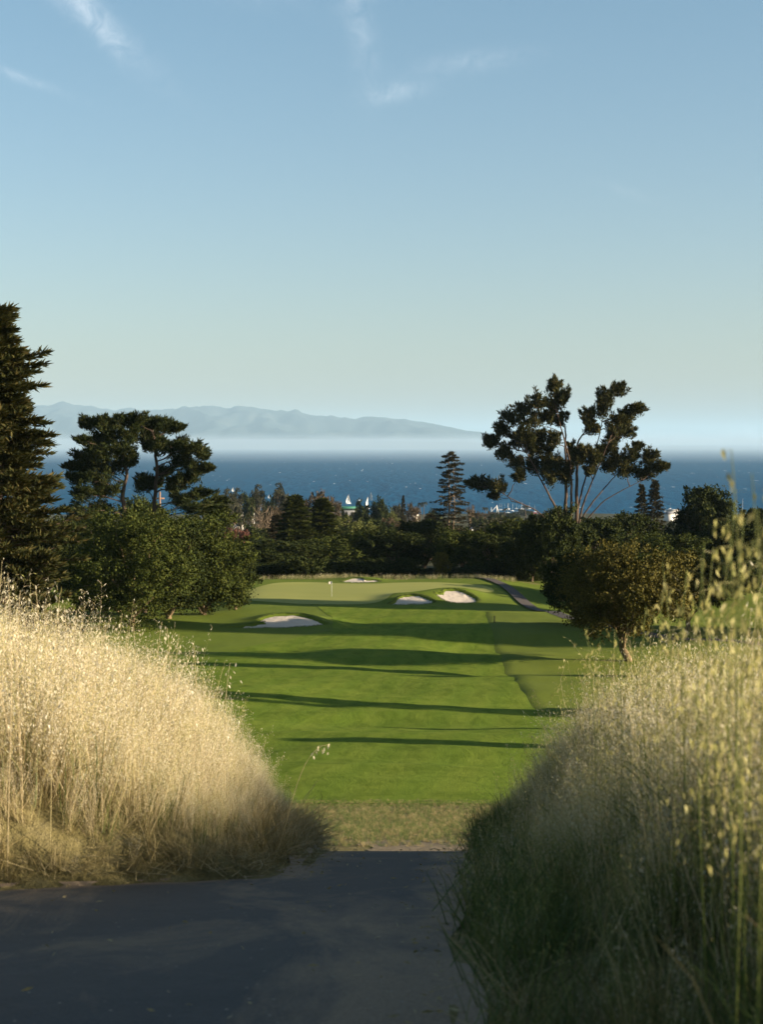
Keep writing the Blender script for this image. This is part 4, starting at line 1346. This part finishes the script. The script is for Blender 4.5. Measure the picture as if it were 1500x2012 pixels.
for a in [
    (728, 1040, 560, 30, 8, 0.15, 'pink_wall', 'red_roof', 'house with a red tiled roof among the trees below the yachts', 0.9, 'house', 'house', 2, True),
    (677, 998, 1250, 62, 10, 0.0, 'grey_roof', 'green_roof', 'long building with a green roof by the shore below the white yacht', 0.35, 'building', 'long_building', 0, False),
    (473, 1006, 900, 10, 7, 0.3, 'white_wall', 'grey_roof', 'small white house left of the bare many-stemmed tree', 0.5, 'house', 'house', 1, False),
    (494, 1007, 1000, 12, 4, 0.0, 'white_wall', 'grey_roof', 'low white house just left of the bare many-stemmed tree top', 0.4, 'house', 'house', 1, False),
    (470, 1020, 760, 12, 6, -0.3, 'cream_wall', 'grey_roof', 'cream house above the reddish leafed tree', 0.5, 'house', 'house', 1, False),
    (462, 1028, 700, 16, 6, 0.2, 'cream_wall', 'red_roof', 'cream house with red roof just above the reddish leafed tree', 0.5, 'house', 'house', 2, False),
    (812, 1005, 1000, 18, 6, -0.5, 'cream_wall', 'red_roof', 'cream gabled building behind the brownish round tree left of the palms', 0.8, 'building', 'building', 0, False),
    (936, 1032, 900, 12, 9, 0.2, 'white_wall', 'grey_roof', 'white house below the bare upright poplar', 0.7, 'house', 'house', 1, False),
    (965, 1032, 850, 14, 7, -0.2, 'cream_wall', 'grey_roof', 'cream house right of the bare upright poplar', 0.5, 'house', 'house', 1, False),
    (926, 1040, 700, 9, 7, 0.4, 'white_wall', 'grey_roof', 'tiny white house at the right foot of the redwood', 0.6, 'house', 'house', 1, False),
    (990, 1015, 2350, 26, 7, 0.0, 'cream_wall', 'grey_roof', 'long cream shed on the harbour left of the pink shed', 0.3, 'building', 'long_building', 0, False),
    (1015, 1018, 2250, 34, 7, 0.05, 'pink_wall', 'grey_roof', 'long pink shed on the harbour left of the spreading cypress', 0.3, 'building', 'long_building', 4, False),
    (1024, 1008, 2560, 30, 9, 0.0, 'white_wall', 'grey_roof', 'white harbour hall behind the moored masts', 0.3, 'building', 'long_building', 5, False),
    (1046, 1010, 2500, 22, 6, 0.0, 'pink_wall', 'maroon_roof', 'maroon roofed harbour hall beside the spreading cypress foot', 0.6, 'building', 'long_building', 0, False),
    (968, 1012, 2450, 12, 7, 0.1, 'white_wall', 'grey_roof', 'small white harbour house under the lattice crane', 0.4, 'house', 'house', 1, False),
    (1322, 1002, 1900, 24, 7, 0.0, 'white_wall', 'white_wall', 'white hall by the water right of the feathery firs', 0.2, 'building', 'long_building', 0, False),
    (1316, 1010, 1600, 18, 7, 0.5, 'white_wall', 'grey_roof', 'white gabled house below the hall right of the feathery firs', 0.7, 'house', 'house', 0, False),
    (400, 1008, 900, 12, 6, 0.2, 'white_wall', 'grey_roof', 'white house behind the low right pads of the flat-topped cypress', 0.5, 'house', 'house', 1, False),
    (765, 1027, 780, 14, 6, 0.2, 'white_wall', 'grey_roof', 'white house right of the red tiled roof', 0.5, 'house', 'house', 1, False),
]:
    house(*a)

mrs = random.Random(3)
mast_px = sorted([mrs.uniform(982, 1052) for _ in range(16)] + [1308, 1318, 1460])
for i, px in enumerate(mast_px):
    d = mrs.uniform(2720, 2900)
    x = (px - CX) / F_PX * d
    h = mrs.uniform(9, 13) if px != 1460 else 22
    t = tag(empty('moored_yacht', (x, d, -120.0), mrs.uniform(-.6, .6)), '%s moored yacht from the left with bare mast in the harbour' % ordn[i], 'yacht', 'yachts moored in the harbour')
    bp = boat_parts(h, 0, False)[:3]
    for pn, me in bp:
        link(pn, me, t)
p = unproj(972, 1012, 2600)
t = tag(empty('lattice_crane', (p[0], 2600, -118)), 'white lattice crane with a sloping jib on the harbour', 'crane')
MB().tube([(4, 0, 0), (4, 0, 16)], 0.8, 6).build('tower', M['white_paint'], t)
MB().tube([(-8, 0, 2), (4.5, 0, 15.5)], 0.6, 5).build('jib', M['white_paint'], t)
MB().tube([(8, 0, 0), (4.5, 0, 15)], 0.5, 5).build('stay', M['white_paint'], t)
p = unproj(966, 1012, 2500)
t = tag(empty('beacon_mast', (p[0], 2500, -116)), 'thin white beacon mast standing left of the lattice crane', 'mast')
MB().tube([(0, 0, 0), (0, 0, 15)], [0.7, 0.3], 6).build('mast', M['white_paint'], t)
MB().tube([(0, 0, 1), (0, 0, 3), (0, 0, 5), (0, 0, 6)], [1.0, 2.2, 2.2, 1.0], 10).build('tank', M['white_paint'], t)
ux, uz = ground_at(314, 420)
ztop_ = unproj(314, 966, 420)[2]
t = tag(empty('utility_pole', (ux, 420, uz)), 'wooden pole with a crossarm between the two bare cypress trunks', 'pole')
MB().tube([(0, 0, -0.5), (0, 0, ztop_ - uz)], [0.34, 0.26], 8).build('pole', M['pole_wood'], t)
MB().box((-1.2, -0.12, ztop_ - uz - 2.0), (1.2, 0.12, ztop_ - uz - 1.6)).build('crossarm', M['pole_wood'], t)

# ------------------------------------------------------------------ grasses
def grass_mat(name, stops, trans=0.35, rough=0.6):
    k = NT(name)
    isl = k.n('ShaderNodeNewGeometry').outputs['Random Per Island']
    rnd_ = k.n('ShaderNodeObjectInfo').outputs['Random']
    nz_ = k.noise(k.pos(), 0.9, 3, 0.55)
    f = k.math('ADD', k.math('ADD', k.math('MULTIPLY', isl, 0.45), k.math('MULTIPLY', rnd_, 0.20)), k.math('MULTIPLY', nz_, 0.38), clamp=True)
    c = k.ramp(f, stops)
    p = k.bsdf(c, rough, 0.25)
    tl = k.n('ShaderNodeBsdfTranslucent', {'Color': c}).outputs[0]
    return k.done(k.n('ShaderNodeMixShader', {0: trans, 1: p, 2: tl}).outputs[0])


M['oat_husk'] = grass_mat('oat_husk', [(0.15, (0.40, 0.34, 0.20)), (0.5, (0.60, 0.53, 0.38)), (0.9, (0.73, 0.68, 0.55))], 0.4)
M['oat_stem'] = grass_mat('oat_stem', [(0.12, (0.16, 0.19, 0.05)), (0.38, (0.36, 0.31, 0.13)), (0.6, (0.52, 0.41, 0.24)), (0.9, (0.64, 0.52, 0.34))], 0.3)
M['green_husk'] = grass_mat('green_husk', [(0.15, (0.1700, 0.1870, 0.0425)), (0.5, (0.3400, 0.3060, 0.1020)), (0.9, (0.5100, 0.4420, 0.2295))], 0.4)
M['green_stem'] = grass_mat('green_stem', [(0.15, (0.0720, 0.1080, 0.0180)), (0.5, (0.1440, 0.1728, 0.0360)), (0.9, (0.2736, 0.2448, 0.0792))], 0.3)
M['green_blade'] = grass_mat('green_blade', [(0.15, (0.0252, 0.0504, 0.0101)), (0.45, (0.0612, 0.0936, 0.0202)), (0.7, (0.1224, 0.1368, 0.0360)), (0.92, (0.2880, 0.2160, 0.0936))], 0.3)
M['straw'] = grass_mat('straw', [(0.15, (0.1105, 0.1020, 0.0340)), (0.5, (0.2465, 0.1870, 0.0765)), (0.9, (0.4250, 0.3400, 0.1870))], 0.25)


def ribbons(base, tip, bow, w, rng, seg=4):
    """tapering curved ribbons; base, tip, bow (n, 3)"""
    n = len(base)
    side = unit(np.cross(tip - base, rng.normal(size=(n, 3))))
    t = np.linspace(0, 1, seg + 1)
    c = base[:, None] + (tip - base)[:, None] * t[None, :, None] + bow[:, None] * (t * t * (1 - t) * 4)[None, :, None]
    ww = (np.broadcast_to(w, (n,))[:, None] * (1 - 0.85 * t ** 1.5)[None])[..., None] * side[:, None] * 0.5
    V_ = np.stack([c - ww, c + ww], 2).reshape(-1, 3)
    b = (np.arange(n) * (seg + 1) * 2)[:, None] + (np.arange(seg) * 2)[None]
    b = b.ravel()
    return V_, np.stack([b, b + 1, b + 3, b + 2], -1), c


def oat_clump(seed, n_stem, n_blade, hmin, hmax, spread, mats, n_spk=14, blade_h=0.42, spk=0.021, splay=0.42):
    g = np.random.default_rng(seed)
    Vs, Qs, mi, n0 = [], [], [], 0

    def put_(V_, Q_, m):
        nonlocal n0
        Vs.append(V_)
        Qs.append(Q_ + n0)
        mi.append(np.full(len(Q_), m))
        n0 += len(V_)
    if n_stem:
        b = np.column_stack([g.normal(size=(n_stem, 2)) * spread, np.full(n_stem, -0.03)])
        h = g.uniform(hmin, hmax, n_stem)
        tip = b + np.column_stack([g.normal(size=(n_stem, 2)) * 0.13 * h[:, None], h])
        bow = np.column_stack([g.normal(size=(n_stem, 2)) * 0.07, np.zeros(n_stem)])
        V_, Q_, c = ribbons(b, tip, bow, 0.0042, g, 6)
        put_(V_, Q_, 0)
        # drooping panicle
        P_, D_ = [], []
        pb, pt = [], []
        for i in range(n_stem):
            dr = unit(np.array([*(tip[i, :2] - b[i, :2]), 0.0]) + 1e-6)
            for j in range(n_spk):
                u = 0.62 + 0.38 * (j + g.random()) / n_spk
                q = np.array([np.interp(u, np.linspace(0, 1, 7), c[i, :, a]) for a in range(3)])
                off = g.normal(size=3) * np.array([0.035, 0.035, 0.012]) * (1.25 - u) * 2.2 + dr * 0.012
                e = q + off + np.array([0, 0, 0.012])
                pb.append(q)
                pt.append(e)
                P_.append(e)
                D_.append(np.array([g.normal() * 0.35 + dr[0] * 0.3, g.normal() * 0.35 + dr[1] * 0.3, -0.9 if g.random() < 0.75 else 0.6]))
        pb, pt = np.array(pb), np.array(pt)
        V_, Q_, _ = ribbons(pb, pt, np.zeros_like(pb), 0.0013, g, 1)
        put_(V_, Q_, 0)
        m = len(P_)
        V_, Q_ = kites(np.array(P_), np.array(D_), spk * g.uniform(0.7, 1.3, m), spk * 0.22 * g.uniform(0.8, 1.3, m), g, 0.3, 0.4)
        put_(V_, Q_, 1)
    if n_blade:
        b = np.column_stack([g.normal(size=(n_blade, 2)) * spread * 1.2, np.full(n_blade, -0.03)])
        h = blade_h * g.uniform(0.45, 1.25, n_blade)
        tip = b + np.column_stack([g.normal(size=(n_blade, 2)) * splay * h[:, None], h])
        bow = np.column_stack([g.normal(size=(n_blade, 2)) * 0.05, 0.25 * h])
        V_, Q_, _ = ribbons(b, tip, bow, g.uniform(0.004, 0.009, n_blade), g, 4)
        put_(V_, Q_, 2)
    return fast_mesh('grass_clump', np.vstack(Vs), np.vstack(Qs), mats, False, None, np.concatenate(mi))


def clump_collection(name, meshes):
    c = bpy.data.collections.new(name)
    for i, me in enumerate(meshes):
        c.objects.link(bpy.data.objects.new('%s_clump_%02d' % (name, i), me))
    return c


def scatter(name, pts, rots, scls, idx, coll):
    """one grass object: points that carry instances of the clumps in coll"""
    me = bpy.data.meshes.new(name)
    me.vertices.add(len(pts))
    me.vertices.foreach_set('co', np.ascontiguousarray(pts, np.float32).ravel())
    for nm, ty, dat, fld in (('rot', 'FLOAT_VECTOR', rots, 'vector'), ('scl', 'FLOAT_VECTOR', scls, 'vector'), ('pick', 'INT', idx, 'value')):
        a = me.attributes.new(nm, ty, 'POINT')
        a.data.foreach_set(fld, np.ascontiguousarray(dat, np.int32 if ty == 'INT' else np.float32).ravel())
    o = link(name, me)
    ng = bpy.data.node_groups.new(name + '_nodes', 'GeometryNodeTree')
    ng.interface.new_socket('Geometry', in_out='INPUT', socket_type='NodeSocketGeometry')
    ng.interface.new_socket('Geometry', in_out='OUTPUT', socket_type='NodeSocketGeometry')
    N = ng.nodes
    gi, go = N.new('NodeGroupInput'), N.new('NodeGroupOutput')
    iop = N.new('GeometryNodeInstanceOnPoints')
    ci = N.new('GeometryNodeCollectionInfo')
    ci.inputs['Collection'].default_value = coll
    ci.inputs['Separate Children'].default_value = True
    ci.inputs['Reset Children'].default_value = True

    def attr(nm, ty):
        a = N.new('GeometryNodeInputNamedAttribute')
        a.data_type = ty
        a.inputs['Name'].default_value = nm
        return [s_ for s_ in a.outputs if s_.enabled][0]
    lk = ng.links.new
    lk(gi.outputs[0], iop.inputs['Points'])
    lk(ci.outputs[0], iop.inputs['Instance'])
    iop.inputs['Pick Instance'].default_value = True
    lk(attr('pick', 'INT'), iop.inputs['Instance Index'])
    lk(attr('rot', 'FLOAT_VECTOR'), iop.inputs['Rotation'])
    lk(attr('scl', 'FLOAT_VECTOR'), iop.inputs['Scale'])
    lk(iop.outputs[0], go.inputs[0])
    o.modifiers.new('grow', 'NODES').node_group = ng
    return o


dry_m = [M['oat_stem'], M['oat_husk'], M['straw']]
grn_m = [M['green_stem'], M['green_husk'], M['green_blade']]
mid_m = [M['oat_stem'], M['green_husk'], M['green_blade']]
oats = clump_collection('wild_oats', [oat_clump(1, 12, 10, 0.45, 0.98, 0.06, dry_m), oat_clump(2, 14, 12, 0.40, 0.85, 0.06, dry_m), oat_clump(3, 10, 14, 0.50, 1.05, 0.07, dry_m),
                                     oat_clump(4, 10, 16, 0.50, 0.95, 0.06, mid_m), oat_clump(5, 9, 16, 0.45, 1.02, 0.07, mid_m),
                                     oat_clump(6, 10, 20, 0.50, 0.86, 0.07, grn_m, n_spk=9), oat_clump(7, 10, 20, 0.52, 0.92, 0.07, grn_m, n_spk=9),
                                     oat_clump(8, 0, 46, 0, 0, 0.07, grn_m, blade_h=0.46), oat_clump(9, 2, 44, 0.4, 0.6, 0.08, grn_m, blade_h=0.40), oat_clump(10, 0, 46, 0, 0, 0.09, dry_m, blade_h=0.30), oat_clump(11, 0, 40, 0, 0, 0.10, dry_m, blade_h=0.13, splay=1.9), oat_clump(12, 3, 26, 0.5, 0.8, 0.07, dry_m, blade_h=0.55, splay=0.3)])
gr = np.random.default_rng(77)


def area_points(n, x0, x1, y0, y1, keep):
    x, y = gr.uniform(x0, x1, n), gr.uniform(y0, y1, n)
    m = keep(x, y)
    return x[m], y[m]


def scatter_on(name, x, y, sc, pick, coll, tilt=0.21, lift=0.0, hs=1.0):
    n = len(x)
    p = np.column_stack([x, y, land(x, y) + lift])
    rot = np.column_stack([gr.normal(size=n) * tilt, gr.normal(size=n) * tilt, gr.uniform(0, 6.28, n)])
    s3 = np.column_stack([sc, sc, sc * hs])
    return tag(scatter(name, p, rot, s3, pick, coll), kind='stuff')


# left bank: bleached wild oats
x, y = area_points(6400, -5.2, -0.4, 6.6, 16.5, lambda x, y: (x < path_left(y) - 0.10) & (x > -0.27 * y - 0.8))
dl = path_left(y) - x
pk = gr.choice([0, 1, 2, 3, 4], size=len(x), p=[.27, .27, .26, .10, .10])
edge_ = dl < 0.30
pk = np.where(edge_, gr.choice([0, 9, 9, 10, 10], size=len(x)), pk)
dark_patch = (vnoise(x * 0.9, y * 0.9, 88) > 0.45) & (dl < 0.7)
pk = np.where(dark_patch, gr.choice([7, 8, 8, 5], size=len(x)), pk)
sc = gr.uniform(0.66, 1.12, len(x)) * (1 + 0.20 * vnoise(x * 1.7, y * 1.7, 71) + 0.20 * vnoise(x * 4.5, y * 4.5, 72)) * np.where(pk >= 9, 0.35 + 0.4 * np.clip(dl / 0.3, 0, 1), 0.18 + 0.70 * smooth(dl / 1.45))
sc *= 1 - 0.12 * np.clip(y - 12, 0, 4) / 4
o = scatter_on('left_bank_oat_grass', x, y, sc, pk, oats)
tag(o, 'bleached cream wild oat grass covering the sunlit left bank', 'grass')

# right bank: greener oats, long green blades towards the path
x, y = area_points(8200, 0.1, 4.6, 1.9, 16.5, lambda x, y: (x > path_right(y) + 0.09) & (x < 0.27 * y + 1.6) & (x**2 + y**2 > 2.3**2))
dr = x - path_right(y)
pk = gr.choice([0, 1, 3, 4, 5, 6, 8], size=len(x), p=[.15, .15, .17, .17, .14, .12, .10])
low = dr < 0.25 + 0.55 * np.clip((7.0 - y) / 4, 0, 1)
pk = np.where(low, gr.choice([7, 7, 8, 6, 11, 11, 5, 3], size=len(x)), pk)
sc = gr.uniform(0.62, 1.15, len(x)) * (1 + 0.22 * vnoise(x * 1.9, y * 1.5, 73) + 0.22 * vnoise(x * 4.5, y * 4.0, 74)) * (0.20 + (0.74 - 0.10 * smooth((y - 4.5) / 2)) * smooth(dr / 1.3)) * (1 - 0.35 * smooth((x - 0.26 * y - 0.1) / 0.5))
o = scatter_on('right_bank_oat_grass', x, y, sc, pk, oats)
tag(o, 'green and straw wild oat grass on the shaded right bank', 'grass')

# flattened straw along the edges of the path
x, y = area_points(9000, -3.0, 1.4, 3.5, 14, lambda x, y: ((np.abs(x - path_left(y) + 0.20) < 0.12 + 0.06 * vnoise(y * 3, x * 3, 5)) & (y > 6.7)) | (np.abs(x - path_right(y) - 0.22) < 0.10 + 0.06 * vnoise(y * 2.5, x * 2.5, 6)))
m_ = gr.random(len(x)) < 0.55
x, y = x[m_], y[m_]
o = scatter_on('edge_thatch', x, y, gr.uniform(0.30, 0.70, len(x)), np.where((x > 0) & (gr.random(len(x)) < 0.6), 8, 10), oats, tilt=0.2, lift=0.01, hs=0.7)
tag(o, 'flattened straw lying along both edges of the dark path', 'grass')

# mown dry strip at the foot of the slope
x, y = area_points(24000, -10, 10, 34.0, 59.0, lambda x, y: ((x - 1.0)**2 / 1.6 + (y - 34)**2 / 3.0 > 0.25) | (gr.random(len(x)) < 0.35))
o = scatter_on('dry_strip_grass', x, y, gr.uniform(0.12, 0.34, len(x)) * np.where(gr.random(len(x)) < 0.03, 1.8, 1), gr.choice([7, 8, 9, 9], size=len(x)), oats)
tag(o, 'short dry grass between the path and the fairway', 'grass')

# tall pale grass behind the green and by the left oaks
x, y = area_points(2600, -24, 22, 255.5, 266, lambda x, y: (vnoise(x / 3.0, y / 3.0, 61) > 0.05) & (BUNKERS[3].q(x, y) > 1.15))
x2, y2 = area_points(500, -27.5, -23.5, 140, 150, lambda x, y: (x + 25.5)**2 / 4 + (y - 145)**2 / 16 < 1)
x, y = np.concatenate([x, x2]), np.concatenate([y, y2])
o = scatter_on('tall_pale_grass', x, y, gr.uniform(0.35, 1.15, len(x)), gr.choice([0, 1, 3, 5, 6, 5], size=len(x)), oats, tilt=0.15)
tag(o, 'tall pale unmown grass along the back of the green', 'grass')

# ragged turf lips of the bunkers
xs_, ys_ = [], []
for b in BUNKERS:
    th = gr.uniform(-math.pi, math.pi, 900)
    r = np.interp(th, b.th, b.r) * gr.uniform(1.0, 1.10, 900)
    xs_.append(b.c[0] + r * np.cos(th))
    ys_.append(b.c[1] + r * np.sin(th))
x, y = np.concatenate(xs_), np.concatenate(ys_)
o = scatter_on('bunker_lip_grass', x, y, gr.uniform(0.15, 0.32, len(x)), gr.choice([7, 8], size=len(x)), oats, tilt=0.35)
tag(o, 'ragged turf fringe round the sand bunkers', 'grass')

# litter and small stones on the foot path
n = 5000
x, y = gr.uniform(-2.6, 0.9, n), gr.uniform(3.4, 12, n)
dmin = np.minimum(np.abs(x - path_left(y)), np.abs(path_right(y) - x))
ok = (x > path_left(y) - 0.1) & (x < path_right(y) + 0.1) & (gr.random(n) < np.exp(-dmin / 0.14) + 0.05)
x, y = x[ok], y[ok]
P3 = np.column_stack([x, y, land(x, y) + 0.022])
D3 = np.column_stack([gr.normal(size=(len(x), 2)), np.full(len(x), 0.08)])
V, Q = kites(P3, D3, gr.uniform(0.012, 0.05, len(x)), gr.uniform(0.003, 0.012, len(x)), gr)
tag(link('path_litter', fast_mesh('path_litter', V, Q, M['straw'])), 'scattered dry straw and leaf bits on the dark path', 'litter', kind='stuff')


# single tall oat stalks that stand out above the banks
def stalk(name, base, tip, bow, label, spk=0.022, n_spk=26, seed=0, mats=None, span=0.55):
    g = np.random.default_rng(seed)
    base, tip, bow = np.array(base, float), np.array(tip, float), np.array(bow, float)
    root = tag(empty(name, base), label, 'grass stalk', 'tall wild oat stalks')
    t = np.linspace(0, 1, 14)
    c = (tip - base)[None] * t[:, None] + bow[None] * (t * t * (1 - t) * 4)[:, None]
    ms, mh = mats or (M['green_stem'], M['green_husk'])
    MB().tube(c, 0.0021 * (1 - 0.6 * t), 5).build('stem', ms, root)
    P_, D_, pb = [], [], []
    for j in range(n_spk):
        u = (1 - span) + span * (j + g.random()) / n_spk
        q = np.array([np.interp(u, t, c[:, a]) for a in range(3)])
        e = q + g.normal(size=3) * np.array([0.03, 0.03, 0.012]) * (1.5 - u) * 1.5 - np.array([0, 0, 0.008])
        pb.append(q)
        P_.append(e)
        D_.append(np.array([g.normal() * 0.35, g.normal() * 0.35, -1.0]))
    V1, Q1, _ = ribbons(np.array(pb), np.array(P_), np.zeros((n_spk, 3)), 0.0012, g, 1)
    V2, Q2 = kites(np.array(P_), np.array(D_), spk * g.uniform(0.8, 1.3, n_spk), spk * 0.34, g, 0.3, 0.4)
    V3, Q3 = kites(np.array(P_), np.array(D_) + g.normal(size=(n_spk, 3)) * 0.12, spk * g.uniform(0.8, 1.2, n_spk), spk * 0.34, g, 0.3, 0.4)
    hk = link('spikelets', fast_mesh('spikelets', np.vstack([V1, V2, V3]), np.vstack([Q1, Q2 + len(V1), Q3 + len(V1) + len(V2)]), mh), root)
    hk['kind'] = 'stuff'
    return root


def stalk_px(tip_px, tip_py, base_px, d, label, seed, bow=0.0, **kw):
    tp = unproj(tip_px, tip_py, d)
    bx_ = unproj(base_px, 1500, d)[0]
    bz_ = float(land(np.array([bx_]), np.array([d]))[0]) - 0.02
    return stalk('wild_oat_stalk', (bx_, d, bz_), tp, (bow, 0, 0.0), label, seed=seed, **kw)


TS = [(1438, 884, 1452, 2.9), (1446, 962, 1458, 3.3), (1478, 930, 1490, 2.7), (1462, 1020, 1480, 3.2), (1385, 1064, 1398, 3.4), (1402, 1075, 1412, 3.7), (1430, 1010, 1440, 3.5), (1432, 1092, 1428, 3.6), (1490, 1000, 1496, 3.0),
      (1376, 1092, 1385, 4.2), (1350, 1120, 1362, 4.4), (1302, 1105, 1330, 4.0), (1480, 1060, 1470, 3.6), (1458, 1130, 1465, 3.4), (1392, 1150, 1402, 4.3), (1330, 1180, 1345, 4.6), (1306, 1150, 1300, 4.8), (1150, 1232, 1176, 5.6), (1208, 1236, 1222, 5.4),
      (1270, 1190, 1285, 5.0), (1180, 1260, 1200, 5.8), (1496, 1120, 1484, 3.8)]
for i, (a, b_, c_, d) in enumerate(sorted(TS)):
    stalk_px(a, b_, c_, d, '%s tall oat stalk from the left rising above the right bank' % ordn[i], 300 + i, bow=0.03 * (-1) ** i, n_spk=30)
TL = [(15, 1125, 12, 7.4), (40, 1160, 44, 7.8), (70, 1150, 66, 8.2), (118, 1165, 96, 7.6), (126, 1190, 125, 8.0), (240, 1205, 236, 8.8), (262, 1225, 250, 8.4), (318, 1222, 300, 8.6), (328, 1232, 330, 9.0), (352, 1245, 345, 9.0), (380, 1262, 378, 9.2), (452, 1302, 440, 9.0), (205, 1220, 200, 8.6), (150, 1200, 158, 8.4)]
for i, (a, b_, c_, d) in enumerate(sorted(TL)):
    stalk_px(a, b_, c_, d, '%s tall dry oat stalk from the left rising above the left bank' % ordn[i], 400 + i, bow=0.03 * (-1) ** i, n_spk=26, mats=(M['oat_stem'], M['oat_husk']))
tp = unproj(648, 1462, 8.6)
bx_ = unproj(535, 1560, 8.6)[0]
stalk('wild_oat_stalk', (bx_, 8.6, float(land(np.array([bx_]), np.array([8.6]))[0])), tp, (-0.06, 0, 0.16), 'lone oat stalk leaning out over the fairway from the left bank', seed=9, n_spk=12, span=0.22, mats=(M['oat_stem'], M['oat_husk']))
